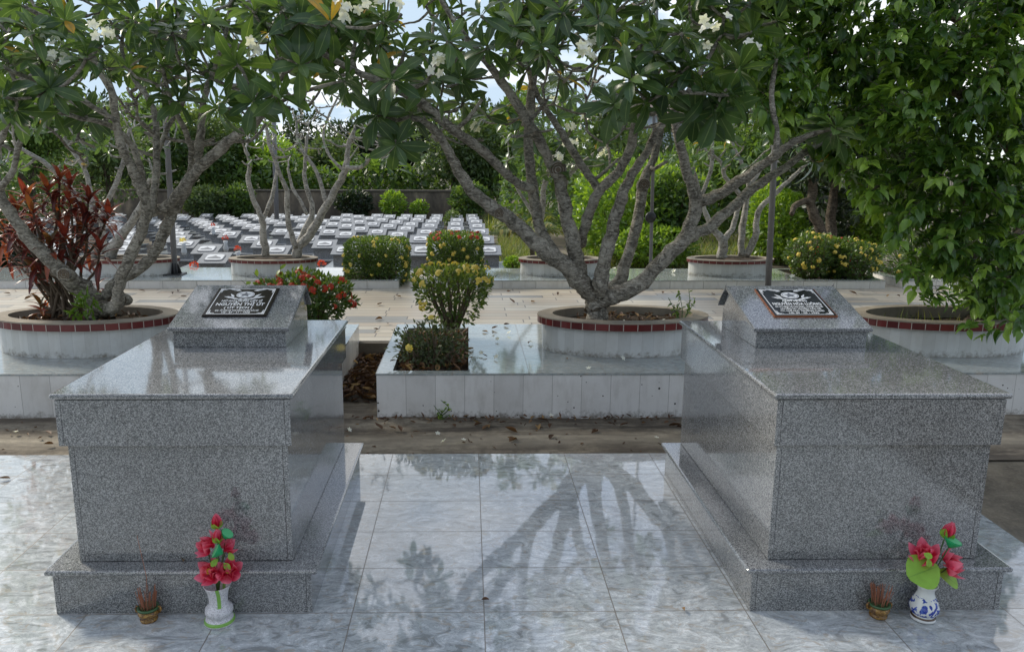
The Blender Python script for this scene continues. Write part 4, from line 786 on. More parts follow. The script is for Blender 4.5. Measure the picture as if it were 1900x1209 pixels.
c, r = PB(776, 902, 496, 600, 6.1, .22); shrub('topiary_shrub', 'flat topped yellow flowered shrub on bare stems in the platform bed', 'shrub', (c[0], c[1], c[2]), r, 3100, .048, [('petal_y', 24, .55), ('petal_y', 6, -.6)], mat='topiary', boxy=4, top_heavy=.30, inner=.45, sparse=.3)
c, r = PB(728, 872, 592, 690, 5.42, .22); shrub('low_shrub', 'low dark twiggy shrub at the front of the platform bed', 'shrub', c, r, 1250, .038, [('petal_y', 2, -.3)], inner=.6, mat='dusty', jit=.2)
c, r = PB(475, 655, 508, 596, 6.15, .28); shrub('ixora_shrub', 'red flowered ixora shrub right behind the left headstone', 'shrub', c, r, 3000, .05, [('petal_r', 46, -.3)])
c, r = PB(1462, 1545, 432, 516, 10.0, .35); shrub('ixora_shrub', 'yellow green flowered shrub nearest the dark tree, on the far platform', 'shrub', c, r, 2600, .05, [('petal_y', 26, -.7)], group='flowering shrubs at the far right')
c, r = PB(1505, 1580, 440, 518, 10.1, .35); shrub('ixora_shrub', 'dark shrub with red flowers between two yellow flowered ones', 'shrub', c, r, 2300, .05, [('petal_r', 24, -.5)], group='flowering shrubs at the far right')
c, r = PB(1535, 1628, 446, 522, 9.85, .32); shrub('ixora_shrub', 'yellow flowered shrub at the right end of the far platform', 'shrub', c, r, 3000, .05, [('petal_y', 50, -.8)], group='flowering shrubs at the far right')
c, r = PB(1625, 1790, 440, 524, 10.2, .4); shrub('ixora_shrub', 'shaded hedge on the right far platform under the hanging leaves', 'hedge', c, r, 3200, .05, [('petal_y', 8, -.6)], mat='mid')
def weed(label, pts, leaf, mat, base, spread=.06, n=18, name='weed_plant'):
    t = thing(name, base, label, 'plant'); mb = MB(); P = []; D = []
    for p in pts:
        b = np.asarray(base)+rng.normal(0, .012, 3)*np.array([1, 1, 0]); Q = smooth_path([b, (b*.5+np.asarray(p)*.5)+rng.normal(0, .02, 3), p], 4); mb.tube(Q, list(np.linspace(.004, .002, len(Q))), 5)
        for k in range(n): f = random.uniform(.35, 1); q = Q[int(f*(len(Q)-1))]; P.append(q); D.append(norm(rng.normal(0, 1, 3)+np.array([0, 0, .25])))
    mb.build('stems', M['stem'], t); P = np.array(P); leaves('foliage', M[mat], t, P, D, np.tile(UPV, (len(P), 1))+rng.normal(0, .3, (len(P), 3)), rng.uniform(.7, 1.2, len(P))*leaf, leaf*.5, 'ovate', 4, .1, .2)
weed('pale green sapling with broad leaves rising above the red ixora shrub', [PY(*q) for q in ((470, 505, 6.0), (520, 488, 6.0), (560, 492, 6.1), (590, 500, 6.0), (500, 515, 5.9), (545, 505, 5.9), (448, 520, 5.95), (612, 520, 6))], .075, 'lime', PZ(540, 600, .24), n=9)
weed('small airy green weed growing in the middle round planter', [PY(*q) for q in ((1258, 538, 5.8), (1278, 536, 5.8), (1240, 552, 5.75), (1290, 552, 5.85), (1262, 560, 5.8))], .038, 'mid', PZ(1262, 600, ZR-.06), n=16)
weed('little green weed at the foot of the white platform front', [PY(*q) for q in ((805, 752, 5.03), (828, 758, 5.03), (818, 742, 5.03), (835, 768, 5.02), (812, 768, 5.01))], .03, 'lime', PZ(818, 773, -.05), n=8)
weed('tall flower spray of the yellow hedge standing out at its right', [PY(*q) for q in ((895, 470, 6.1), (905, 480, 6.1), (890, 492, 6.1), (902, 500, 6.1))], .035, 'ixora', PY(890, 560, 6.1), n=24)
weed('thin grassy sprout growing by the bed corner near the gap', [PY(*q) for q in ((735, 608, 5.5), (742, 618, 5.5), (755, 612, 5.5), (728, 612, 5.45))], .035, 'ixora', PZ(765, 650, .2), n=12)
# grass in the right planter
N = 70; a = rng.uniform(0, 6.28, N); rr = np.sqrt(rng.random(N)); P = np.stack([CRX+.52*rr*np.cos(a), YC+.25*rr*np.sin(a), np.full(N, ZR-.10)], 1)
tag(leaves('grass', M['grass'], None, P, rng.normal(0, .22, (N, 3))+UPV, rng.normal(0, 1, (N, 3))*np.array([1, 1, 0]), rng.uniform(.06, .13, N), .008, 'blade', 4, 0, .4), 'thin grass blades in the right round planter', 'grass', kind='stuff')
# ================================================================ far planting
def tree(label, x, ytop, ybot, hw, Y, mat='far', leaf=.22, n=2600, name='tree', group='trees beyond the grave field', lumps=9, bare=0.0, zb=None, bk='bark_dark', cat='tree'):
    zb = gz(Y) if zb is None else zb; top = PY(x, ytop, Y)[2]; bot = PY(x, ybot, Y)[2]; cx = float(PY(x, ytop, Y)[0]); hwm = hw*Y/FPX; cz = (top+bot)/2; hz = (top-bot)/2
    t = thing(name, (cx, Y, zb), label, cat, group); mb = MB(); cl = []
    for k in range(lumps):
        d = sphere_dirs(1, -.8, 1)[0]; f = random.uniform(.25, .68); cl.append((np.array([cx+d[0]*hwm*f, Y+d[1]*hwm*.8*f, cz+d[2]*hz*f]), random.uniform(.34, .55)))
    tr = max(.05, hwm*.07); mb.tube(smooth_path([(cx, Y, zb-.1), (cx+random.uniform(-.1, .1)*hwm, Y, zb+(bot-zb)*.6), (cx, Y, cz)], 4), list(np.linspace(tr, tr*.5, 9)), 8, bump=.08)
    for q, s in cl:
        b = np.array([cx, Y, zb+(cz-zb)*random.uniform(.5, .95)]); mb.tube(smooth_path([b, b*.5+q*.5+rng.normal(0, .05*hwm, 3), q], 3), list(np.linspace(tr*.45, tr*.12, 7)), 6)
    mb.build('trunk', M[bk], t, smooth=True); P = []; D = []; R = []; n = int(n*1.4)
    for q, s in cl:
        k = n//lumps; d = sphere_dirs(k); rad = (1-np.abs(rng.normal(0, .28, (k, 1)))); sc = np.array([hwm*s, hwm*s, hz*s*1.05]); P.append(q+d*rad*sc); D.append(norm(d+rng.normal(0, .7, (k, 3)))); R.append(np.clip(random.uniform(0, .45)+rng.random(k)*.45+.15*(d[:, 2] > .3), 0, 1))
    P = np.vstack(P); D = np.vstack(D); leaves('crown', M[mat], t, P, D, rng.normal(0, .6, (len(P), 3))+UPV, rng.uniform(.6, 1.3, len(P))*leaf, rng.uniform(.6, 1.2, len(P))*leaf*.5, 'ovate', 2, 0, 0, rnd=np.concatenate(R)); return t
for a in [
 ('broad mid green tree behind the red leaved plant, at the far left', 40, 150, 420, 130, 24, 'mid', .17, 5000), ('pale green tree seen between the left plumeria limbs', 185, 180, 410, 100, 30, 'far', .2, 4200),
 ('tall dark bushy tree left of the thin lamp post', 265, 165, 400, 95, 37, 'mid', .24, 3400), ('feathery light green tree right of the thin lamp post', 350, 165, 400, 90, 39, 'far', .24, 4000),
 ('bushy tree over the wall left of the bare plumeria', 440, 200, 380, 90, 41, 'mid', .26, 3600), ('low round tree over the wall behind the bare plumeria', 520, 235, 380, 80, 40, 'lime', .24, 3000),
 ('wispy tree filling the gap over the wall centre', 595, 240, 385, 75, 43, 'far', .26, 3200), ('dark tree over the wall right of the bare plumeria', 655, 200, 385, 80, 47, 'deep', .3, 3600),
 ('big shaded tree behind the banana plants', 745, 160, 385, 100, 50, 'deep', .32, 4600), ('bright green tree behind the left limb of the big plumeria', 845, 165, 400, 95, 38, 'far', .24, 4600),
 ('pale leafy tree behind the middle of the big plumeria', 945, 165, 410, 95, 40, 'mid', .26, 3600), ('bushy tree behind the distant palms', 1030, 215, 400, 80, 44, 'far', .26, 3600),
 ('bushy tree left of the pale blue building', 1120, 190, 400, 95, 34, 'far', .22, 3800), ('low tree hiding the foot of the pale blue building', 1215, 305, 430, 80, 30, 'mid', .2, 3200), ('tree with fine leaves right of the pale blue building', 1310, 190, 430, 75, 30, 'mid', .2, 4200),
 ('dense green tree behind the leaning lamp post', 1400, 165, 450, 95, 24, 'mid', .16, 5600), ('far tree showing under the hanging leaves at the right', 1660, 280, 440, 130, 26, 'far', .19, 4200),
 ('distant tree right of the fine leaved tree, against the sky', 1500, 130, 430, 110, 32, 'far', .22, 4200), ('distant low tree on the skyline left of the dark trees', 545, 205, 370, 70, 62, 'deep', .45, 2200),
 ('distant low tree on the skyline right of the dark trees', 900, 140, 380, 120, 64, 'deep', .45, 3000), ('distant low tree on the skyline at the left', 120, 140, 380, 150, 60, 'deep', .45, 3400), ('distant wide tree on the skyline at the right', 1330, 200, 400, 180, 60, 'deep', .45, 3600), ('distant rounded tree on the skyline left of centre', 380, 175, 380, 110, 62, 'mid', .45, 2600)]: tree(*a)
# big dark tree with a crooked trunk
def dark_tree():
    Y = 14.0; zb = gz(Y); t = thing('dark_tree', (float(PY(1520, 440, Y)[0]), Y, zb), 'deeply shaded tree with a crooked trunk behind the flowering shrubs', 'tree'); mb = MB(); nodes = []
    for tr, a, b in [([(1528, 470, 26), (1520, 420, 22), (1505, 385, 20), (1508, 345, 20), (1498, 320, 18), (1480, 290, 14)], Y, Y), ([(1504, 372, 15), (1480, 378, 13), (1468, 398, 11)], Y, Y-.2), ([(1540, 470, 24), (1545, 380, 20), (1560, 300, 16), (1600, 240, 12)], Y+.2, Y+.4)]: trace(mb, tr, a, b, nodes, 8)
    mb.build('trunk', M['bark_dark'], t, smooth=True); n = 9000; x = rng.uniform(1440, 1720, n); y = rng.uniform(190, 470, n)
    ok = (y < np.interp(x, [1440, 1480, 1530, 1560, 1600, 1640, 1720], [330, 350, 470, 470, 400, 385, 400])); P = np.array([PY(a, b, Y+random.uniform(-.6, 1.6)+(1.2 if 1485 < a < 1580 and b > 330 else 0)) for a, b in zip(x[ok], y[ok])]); k = len(P)
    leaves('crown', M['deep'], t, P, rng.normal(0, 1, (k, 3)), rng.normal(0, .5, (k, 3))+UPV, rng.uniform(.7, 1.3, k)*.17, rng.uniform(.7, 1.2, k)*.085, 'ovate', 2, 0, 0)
dark_tree()
def bush(label, x0, x1, y0, y1, Y, ry, n, leaf, mat, group='bushes around the grave field', cat='bush', fl=()):
    c, r = PB(x0, x1, y0, y1, Y, ry); return shrub('bush', label, cat, c, r, n, leaf, fl, mat=mat, group=group)
bush('big bright yellow green bush behind the big plumeria', 1060, 1300, 300, 490, 17, 1.3, 6500, .16, 'lime')
bush('darker round bush standing within the bright bush', 1200, 1310, 325, 440, 16.2, .6, 2600, .14, 'mid')
bush('bright bush between the far plumeria and the dark tree', 1395, 1490, 335, 490, 17, .9, 4200, .14, 'lime')
bush('yellowish low bush at the path edge below the bright bush', 1130, 1290, 420, 490, 15.5, .6, 2400, .11, 'lime')
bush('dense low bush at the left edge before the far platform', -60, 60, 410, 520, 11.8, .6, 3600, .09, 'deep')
bush('rounded green bush at the grave field rear left of the bare plumeria', 420, 470, 345, 402, 34, .8, 1700, .2, 'mid')
bush('leafy bush at the rear corner of the grave field', 340, 425, 350, 402, 33.5, .8, 2400, .2, 'far')
bush('young bright bush growing against the dark wall', 708, 752, 357, 402, 34.4, .4, 700, .2, 'lime')
bush('small bright bush low against the wall', 762, 792, 374, 402, 34.4, .3, 420, .18, 'lime')
bush('dark creeper bush hanging on the wall', 625, 690, 355, 402, 34.6, .5, 1300, .2, 'deep')
bush('leafy bush with purple blossom at the right wall end', 838, 905, 340, 402, 34, .7, 1800, .2, 'mid')
bush('low green bush between the last two grave columns', 826, 852, 394, 420, 31, .5, 500, .16, 'far')
bush('tiny bright bush beside the far planter', 938, 964, 478, 500, 11.3, .15, 420, .06, 'lime')
bush('tangled yellow green bush by the white railing', 1585, 1650, 380, 470, 15, .5, 1800, .12, 'lime')
# grasses and weeds: nobody could count them
def grass(label, xr, yr, n, L, mat='grass'):
    P = []
    while len(P) < n:
        x = random.uniform(*xr); y = random.uniform(*yr); z = -.4
        for _ in range(4): q = PZ(x, y, z); z = gz(q[1])
        P.append(PZ(x, y, z))
    P = np.array(P); tag(leaves('grass', M[mat], None, P, rng.normal(0, .35, (n, 3))+UPV, rng.normal(0, 1, (n, 3))*np.array([1, 1, .1]), rng.uniform(.5, 1.3, n)*L, L*.07, 'blade', 3, 0, .5), label, 'grass', kind='stuff')
grass('tall unkempt grass at the rear corner of the grave field', (335, 470), (398, 412), 1500, .95)
grass('dry weeds beside the graves at the field right edge', (925, 1010), (425, 500), 2200, .28)
grass('weeds under the bright bushes', (1060, 1290), (455, 500), 2000, .35)
grass('short weeds along the foot of the far wall', (560, 870), (404, 412), 900, .5)
grass('weeds between the far planter stems and the dark tree', (1290, 1480), (428, 492), 1900, .32)
grass('rough weeds beyond the right end of the grave field', (900, 1075), (395, 432), 1900, .6)
grass('rough grass beyond the bright bushes', (1040, 1500), (385, 430), 2200, .7)
def wood(name, label, n, xr, top, ybot, Yr, leaf, mat, cat):
    P = []
    while len(P) < n:
        x = random.uniform(*xr); yt = np.interp(x, [a for a, b in top], [b for a, b in top])+14*math.sin(x*.043)+9*math.sin(x*.11+1); y = random.uniform(yt, ybot); P.append(PY(x, y, random.uniform(*Yr)))
    P = np.array(P); c_ = np.sin(P[:, 0]*1.1)*np.cos(P[:, 2]*1.7+P[:, 1])*.25+.35; tag(leaves(name, M[mat], None, P, rng.normal(0, 1, (n, 3)), rng.normal(0, .6, (n, 3))+UPV, rng.uniform(.6, 1.3, n)*leaf, rng.uniform(.6, 1.2, n)*leaf*.5, 'ovate', 2, 0, 0, rnd=np.clip(c_+rng.normal(0, .18, n), 0, 1)), label, cat, kind='stuff')
wood('undergrowth', 'mixed green undergrowth crowding the far side of the dark wall', 11000, (-150, 930), [(-150, 300), (300, 285), (560, 310), (930, 290)], 400, (37, 41), .34, 'mid', 'undergrowth')
wood('woods', 'distant green wood closing the view behind the grave field', 13000, (-250, 1750), [(-250, 150), (150, 175), (330, 215), (440, 235), (500, 268), (600, 265), (680, 205), (900, 180), (1000, 205), (1090, 205), (1200, 225), (1400, 175), (1750, 150)], 410, (66, 74), .75, 'far', 'wood')
wood('undergrowth', 'mixed green undergrowth behind the bright bushes at the right', 7000, (930, 1560), [(930, 300), (1200, 290), (1560, 270)], 430, (22, 27), .24, 'mid', 'undergrowth')
# banana plants
def banana(label, x, y, Y, s, n=7):
    b = PY(x, y, Y); zb = gz(Y); t = thing('banana_plant', (b[0], Y, zb), label, 'plant', 'banana plants over the wall'); mb = MB(); mb.tube([(b[0], Y, zb), (b[0], Y, b[2])], [.12*s, .08*s], 8); mb.build('stem', M['stem'], t, smooth=True)
    a = rng.uniform(0, 6.28, n); el = rng.uniform(.35, 1.2, n); D = np.stack([np.cos(a)*np.cos(el), np.sin(a)*np.cos(el)*.7, np.sin(el)], 1)
    leaves('foliage', M['banana'], t, np.tile(b, (n, 1)), D, np.tile(UPV, (n, 1))+D*.01, rng.uniform(.8, 1.2, n)*2.0*s, .55*s, 'lance', 8, .2, .55)
banana('banana plant with arching leaves over the wall, left of the group', 640, 335, 39, 1.0); banana('tallest banana plant in the middle of the group over the wall', 700, 325, 38.5, 1.1, 9); banana('banana plant beside the big plumeria limb, over the wall', 770, 335, 39, 1.0)
def palm(label, x, y, Y, L, n, mat, droop, zb=None, trunk=.14, elr=(.0, 1.2), group=None, nl=26, lw=.05):
    b = PY(x, y, Y); zb = gz(Y) if zb is None else zb; t = thing('palm', (b[0], Y, zb), label, 'palm', group); mb = MB(); mb.tube(smooth_path([(b[0]+.1, Y, zb), (b[0]+.05, Y, (zb+b[2])/2), b], 4), list(np.linspace(trunk, trunk*.7, 9)), 8); mb.build('trunk', M['bark_dark'], t, smooth=True)
    P = []; D = []; U = []; LL = []; fb = MB()
    for k in range(n):
        a = 2.4*k; el = random.uniform(*elr); d = np.array([math.cos(a)*math.cos(el), math.sin(a)*math.cos(el), math.sin(el)]); l = L*random.uniform(.8, 1.1); Q = [b+d*l*f+np.array([0, 0, -droop*l*f*f]) for f in np.linspace(0, 1, 9)]; fb.tube(Q, list(np.linspace(.02*L/2, .004, 9)), 5)
        for j in range(nl):
            f = .12+.88*j/nl; i = min(7, int(f*8)); q = Q[i]+(Q[i+1]-Q[i])*(f*8-i); tg = norm(Q[i+1]-Q[i]); sd = norm(np.cross(tg, UPV))
            for s in (-1, 1): P.append(q); D.append(tg*.55+sd*s*.8+np.array([0, 0, -.25])); U.append(UPV); LL.append(l*.28*math.sin(math.pi*(f*.8+.15)))
    fb.build('frond_ribs', M['stem'], t); leaves('fronds', M[mat], t, P, D, U, np.array(LL), lw*L/2, 'lance', 3, .1, .3)
palm('young yellowing palm standing behind the left limbs of the big plumeria', 985, 440, 12.5, .95, 13, 'fern', .45, trunk=.05, elr=(.5, 1.4), nl=26, lw=.09)
palm('distant coconut palm against the blue gap, the taller one', 1068, 150, 55, 2.6, 14, 'far', .5, group='distant coconut palms'); palm('distant coconut palm against the blue gap, the lower left one', 1008, 172, 58, 2.6, 13, 'far', .5, group='distant coconut palms')
palm('distant palm rising from the trees left of the banana plants', 745, 205, 52, 2.4, 12, 'far', .5, group='distant coconut palms')
# ================================================================ wall, building, railing, posts
t = thing('boundary_wall', (float(PY(560, 400, 35.2)[0]), 35.2, -1.15), 'dark weather stained wall closing the rear of the grave field', 'wall')
xl = float(PY(190, 370, 35.2)[0]); xr = float(PY(905, 370, 35.2)[0]); zt = float(PY(600, 352, 35.2)[2]); m = MB(); m.box(xl, xr, 35.2, 35.4, -1.3, zt-.09); n = NT('stained_wall'); v = n.obj()
a_ = n.noise(n('VectorMath', {'operation': 'MULTIPLY'}, _0=v, _1=(1, 1, .45)).outputs[0], 1.1, 7, .7, .4); wl = n.fin(n.ramp(a_, [(.3, (.04, .034, .03)), (.5, (.125, .105, .08)), (.62, (.22, .18, .13)), (.75, (.36, .29, .20))]), .9, n.bump(a_, .5, .05)); m.build('wall_body', wl, t)
m = MB(); m.box(xl-.05, xr+.05, 35.14, 35.46, zt-.09, zt); m.build('coping', M['concrete_dark'], t, bevel=.02)
t = thing('building', (float(PY(1215, 260, 70)[0]), 70, -1.15), 'pale blue building with a dark roof edge seen through the trees', 'building')
xa = float(PY(1120, 260, 70)[0]); xb = float(PY(1290, 260, 70)[0]); zt = float(PY(1200, 215, 70)[2]); m = MB(); m.box(xa, xb, 70, 78, -1.3, zt); m.build('wall', plain('pale_blue_wall', (.52, .58, .66), .8, .06, 2), t)
m = MB(); m.prism([(69.5, zt), (78.5, zt), (74, zt+1.6)], xa-.5, xb+.5); m.build('roof', plain('dark_roof', (.16, .12, .11), .8, .3, 5), t)
for k in range(3):
    x0 = xa+1.1+k*2.5; m = MB(); m.box(x0, x0+1.1, 69.96, 70, .6, 2.1); w_ = m.build('window', plain('window_frame_grey', (.3, .3, .3), .5, .1), t); m = MB(); m.box(x0+.1, x0+1.0, 69.93, 69.955, .7, 2.0); m.build('pane', plain('dark_glass', (.03, .04, .05), .08, .1), w_)
t = thing('railing', (float(PY(1605, 440, 15.5)[0]), 15.5, gz(15.5)), 'pale metal railing half hidden behind the right shrubs', 'railing'); gm = plain('pale_metal', (.42, .42, .41), .5, .2)
xa = float(PY(1560, 430, 15.5)[0]); xb = float(PY(1760, 430, 15.5)[0]); z0 = gz(15.5); m = MB()
for zz in (.22, .60, .98): m.tube([(xa, 15.5, float(PY(1600, 452, 15.5)[2])+zz*.62-.1), (xb, 15.5, float(PY(1600, 452, 15.5)[2])+zz*.62-.14)], [.022, .022], 8)
m.build('rails', gm, t, smooth=True)
for k in range(6): x = xa+(xb-xa)*k/5; m = MB(); m.tube([(x, 15.5, z0), (x, 15.5, float(PY(1600, 404, 15.5)[2]))], [.028, .028], 8); m.build('post', gm, t, smooth=True)
def lamp(label, base, top, r, mat='metal', plate=False, spot=None):
    base = np.array(base, float); top = np.array(top, float); t = thing('lamp_post', base, label, 'lamp post', 'lamp posts'); d = top-base; m = MB(); m.tube([base, base+d*.5, top], [r, r*.95, r*.85], 16); m.build('pole', M[mat], t, smooth=True)
    m = MB(); w = r*(3.2 if plate else 2.0); m.box(base[0]-w, base[0]+w, base[1]-w, base[1]+w, base[2]-.005, base[2]+.016); m.build('base_plate', M['dark_metal'], t, bevel=.003)
    if plate:
        for k in range(6):
            a = k*math.pi/3+.2; c, s = math.cos(a), math.sin(a); q = [(r*.8, .016), (r*2.3, .016), (r*2.0, .07), (r*1.1, .15), (r*.8, .15)]; m = MB(); o = np.array([-s, c])*.006
            vs = [(base[0]+c*u+sg*o[0], base[1]+s*u+sg*o[1], base[2]+z) for sg in (-1, 1) for u, z in q]; m.add(vs, [(0, 1, 2, 3, 4), (9, 8, 7, 6, 5)]+[(i, i+5, (i+1) % 5+5, (i+1) % 5) for i in range(5)]); m.build('gusset', M['dark_metal'], t)
    arm = d/np.linalg.norm(d); m = MB(); m.tube([top, top+np.array([.25, -.1, .05]), top+np.array([.6, -.25, .0])], [r*.8, r*.6, r*.5], 10); m.build('lamp_arm', M[mat], t, smooth=True)
    m = MB(); e = top+np.array([.6, -.25, -.0]); m.lathe([(.02, .04), (.10, .0), (.14, -.05), (.05, -.06)], e, 20); m.build('lamp_head', M['dark_metal'], t, smooth=True)
    if spot is not None:
        s = np.array(spot); m = MB(); m.tube([s+np.array([-.02, .06, 0]), s+np.array([-.02, -.03, 0]), s+np.array([-.02, -.05, 0])], [.05, .075, .07], 18); m.build('spotlight', M['dark_metal'], t, smooth=True)
q = PZ(325, 509, ZB); lamp('grey lamp post on a bolted base, seen left of the left headstone', q, PY(290, -60, q[1]), .036, plate=True)
q = np.array([float(PY(1425, 538, 9.3)[0]), 9.3, .11]); lamp('dark lamp post leaning slightly behind the right headstone', q, PY(1452, -30, 9.3), .037)
q = PZ(1207, 499, ZB); lamp('thin grey lamp post with a round black spotlight behind the big plumeria', q, PY(1220, -40, q[1]), .024, spot=PY(1209, 403, q[1]-.08))
q = PY(513, 412, 27); lamp('far grey lamp post standing in the grave field', (q[0], 27, gz(27)), PY(505, 120, 27), .085)
# ================================================================ small graves
def grave_proto():
    t = thing('grave', (0, 0, 0), 'small grey granite grave', 'grave', 'small graves in the field'); G = M['granite_small']
    def bx(nm, w, y0, y1, z0, z1, mat=G): m = MB(); m.box(-w/2, w/2, y0, y1, z0, z1); return m.build(nm, mat, t)
    bx('plinth', .72, .14, 1.26, -.25, .08); bx('body', .54, .24, 1.18, .0805, .30); bx('cap_slab', .64, .19, 1.24, .301, .325, M['pale_granite'])
    m = MB(); m.prism([(.60, .3255), (1.10, .3255), (1.10, .54), (.98, .61), (.60, .515)], -.19, .19); m.build('headstone', G, t)
    p0 = np.array([.565, .512]); p1 = np.array([1.02, .635]); d = (p1-p0)/np.linalg.norm(p1-p0); nn = np.array([-d[1], d[0]]); m = MB(); m.prism([tuple(p0), tuple(p1), tuple(p1+nn*.025), tuple(p0+nn*.025)], -.235, .235); m.build('headstone_slab', M['pale_granite'], t)
    m = MB(); B = Matrix(((1, 0, 0, 0), (0, d[0], nn[0], p0[0]+nn[0]*.025), (0, d[1], nn[1], p0[1]+nn[1]*.025), (0, 0, 0, 1)))
    def rr(w, h, cy, z, mi):
        m.mi = mi; pts = []
        for k in range(16): a = math.pi*2*(k+.5)/16; c, s = math.cos(a), math.sin(a); pts.append((w*np.sign(c)*abs(c)**.35, cy+h*np.sign(s)*abs(s)**.35))
        plate_poly(m, pts, -.001, z, B)
    rr(.155, .135, .235, .010, 0); rr(.140, .118, .235, .012, 1); m.mi = 0
    pts = [(-.11, .17), (.11, .17), (.10, .22), (.05, .245), (0, .30), (-.05, .245), (-.10, .22)]; plate_poly(m, pts, .0, .014, B); m.build('plaque', [M['grey_plate'], M['pale_plate']], t); return t
M['pale_granite'] = None
def pale_granite():
    n = NT('pale_granite'); v = n.obj(); a = n.noise(v, 60, 4, .7); return n.fin(n.ramp(a, [(.35, (.11, .118, .125)), (.6, (.205, .218, .23))]), .22, None, .5)
M['pale_granite'] = pale_granite()
proto = grave_proto(); first = True; ORD = ['first', 'second', 'third', 'fourth', 'fifth', 'sixth', 'seventh', 'eighth', 'ninth', 'tenth', 'eleventh', 'twelfth', 'thirteenth', 'fourteenth', 'fifteenth', 'sixteenth', 'seventeenth', 'eighteenth', 'nineteenth', 'twentieth', 'twenty-first', 'twenty-second', 'twenty-third', 'twenty-fourth']
def place_grave(x, y, label):
    global first
    if first: o = proto; first = False
    else:
        o = proto.copy(); COL.objects.link(o)
        for ch in proto.children: c_ = ch.copy(); c_.parent = o; COL.objects.link(c_)
    o.location = (x, y, -.05-.037*y+random.uniform(-.012, .012)); o['label'] = label; o.rotation_euler.z = random.uniform(-.02, .02)
cols = [.36, -.25]+[-1.05-.62*k for k in range(7)]+[-5.75-.62*k for k in range(7)]+[-10.5-.62*k for k in range(8)]
for ci, xc in enumerate(cols):
    rows = [14.2, 17.2, 20.2, 23.2, 26.2, 29.2, 32.0] if ci % 2 == 0 else [12.6+.0, 15.8, 18.9, 21.7, 24.6, 27.6, 30.8]
    for ri, yy in enumerate(rows):
        if ci == 1 and yy < 13: continue
        if yy < 13 and xc > -4 : continue
        place_grave(xc-.0132*(yy-14.3)+random.uniform(-.02, .02), yy-.8, 'small grey grave, %s from the walk, %s column left of the weeds' % (ORD[ri], ORD[ci]))
o = proto.copy(); COL.objects.link(o)
for ch in proto.children: c_ = ch.copy(); c_.parent = o; COL.objects.link(c_)
g_ = PY(782, 505, 11.3); o.location = (g_[0], 11.25, -.30); o['label'] = 'small grave nearest the walk, showing through the gap between the clipped hedges'
# flowers left on graves
for k, (x, y, Y, fm, lab) in enumerate(((340, 446, 14.0, 'petal_y', 'yellow flowers in a small vase beside a grave near the lamp post'), (418, 442, 14.6, 'petal_r', 'red flowers in a small vase between two graves'), (441, 462, 13.5, 'petal_r', 'red flowers in a dark vase before a grave near the bare plumeria'), (395, 418, 20, 'petal_r', 'red flowers left on a grave farther back'), (597, 490, 11.0, 'petal_r', 'bright red flower pot at the right of the bare plumeria planter'), (360, 492, 10.8, 'petal_r', 'small red bloom lying by the lamp post foot'))):
    p = PY(x, y, Y); t = thing('grave_flowers', p, lab, 'flowers', 'flowers on the graves'); n_ = 40; d_ = sphere_dirs(n_, -.3, 1); leaves('petals', M[fm], t, p+d_*.038, d_+rng.normal(0, .5, (n_, 3)), rng.normal(0, 1, (n_, 3)), .036, .024, 'petal', 3, .1, .2)
    m = MB(); m.lathe([(.035, -.26), (.05, -.2), (.03, -.1), (.045, -.05)], p, 14); m.build('vase', M['pale_plate'], t, smooth=True)
# ================================================================ fallen leaves and flowers
def fallen(spots, z, label, group, kind, L=(.05, .09)):
    for (x, y) in spots:
        p = PZ(x, y, z); a = random.uniform(0, 6.28); l = random.uniform(*L)
        if kind == 'leaf':
            o = leaves('fallen_leaf', M['dry'], None, [np.array([0, 0, .004])], [(math.cos(a), math.sin(a), random.uniform(.0, .18))], [(.2*random.uniform(-1, 1), .2, 1)], l, l*.45, 'ovate', 6, random.uniform(.3, .9), random.uniform(-.35, .1), rnd=np.array([random.random()])); o.location = p; tag(o, label, 'leaf', group)
        else:
            P = []; D = []; U = []; tl = norm(np.array([random.uniform(-.7, .7), random.uniform(-.9, .2), .8])); u = norm(np.cross(tl, [.3, .6, .7])); w = np.cross(tl, u)
            for i in range(5): rad = u*math.cos(i*1.2566)+w*math.sin(i*1.2566); P.append(np.array([0, 0, .014])); D.append(rad*.85+tl*.5); U.append(tl*.85-rad*.5)
            o = leaves('fallen_blossom', M['petal_w'], None, P, D, U, l*.55, l*.34, 'petal', 5, .2, .2, rnd=rng.random(5)); o.location = p; tag(o, label, 'flower', group)
fallen([(710, 797), (735, 796), (745, 801), (765, 802), (845, 793), (880, 790), (890, 785), (905, 790), (925, 785), (1000, 798), (1020, 795), (1018, 780), (1150, 790), (1240, 790), (1255, 792), (945, 820), (1020, 816), (100, 824), (95, 806), (895, 797), (915, 778), (960, 803), (985, 778), (690, 775), (1110, 800)], -.045, 'curled brown leaf fallen on the stained strip between tombs and platform', 'fallen leaves on the concrete strip', 'leaf', (.045, .09))
fallen([(648, 801), (812, 808), (824, 822), (860, 820), (1022, 775), (1218, 816), (30, 805)], -.045, 'white blossom fallen on the stained strip between tombs and platform', 'fallen blossoms on the concrete strip', 'flower', (.034, .046))
fallen([(912, 610), (917, 618), (905, 662), (868, 650), (935, 603), (895, 615), (1050, 665), (980, 638)], ZP+.003, 'brown leaf or twig on the glossy middle platform top', 'fallen leaves on the middle platform', 'leaf', (.04, .07))
fallen([(893, 658), (923, 632), (945, 620), (921, 665), (985, 637), (1092, 687), (1155, 668)], ZP+.003, 'white blossom lying on the glossy middle platform top', 'fallen blossoms on the middle platform', 'flower', (.034, .046))
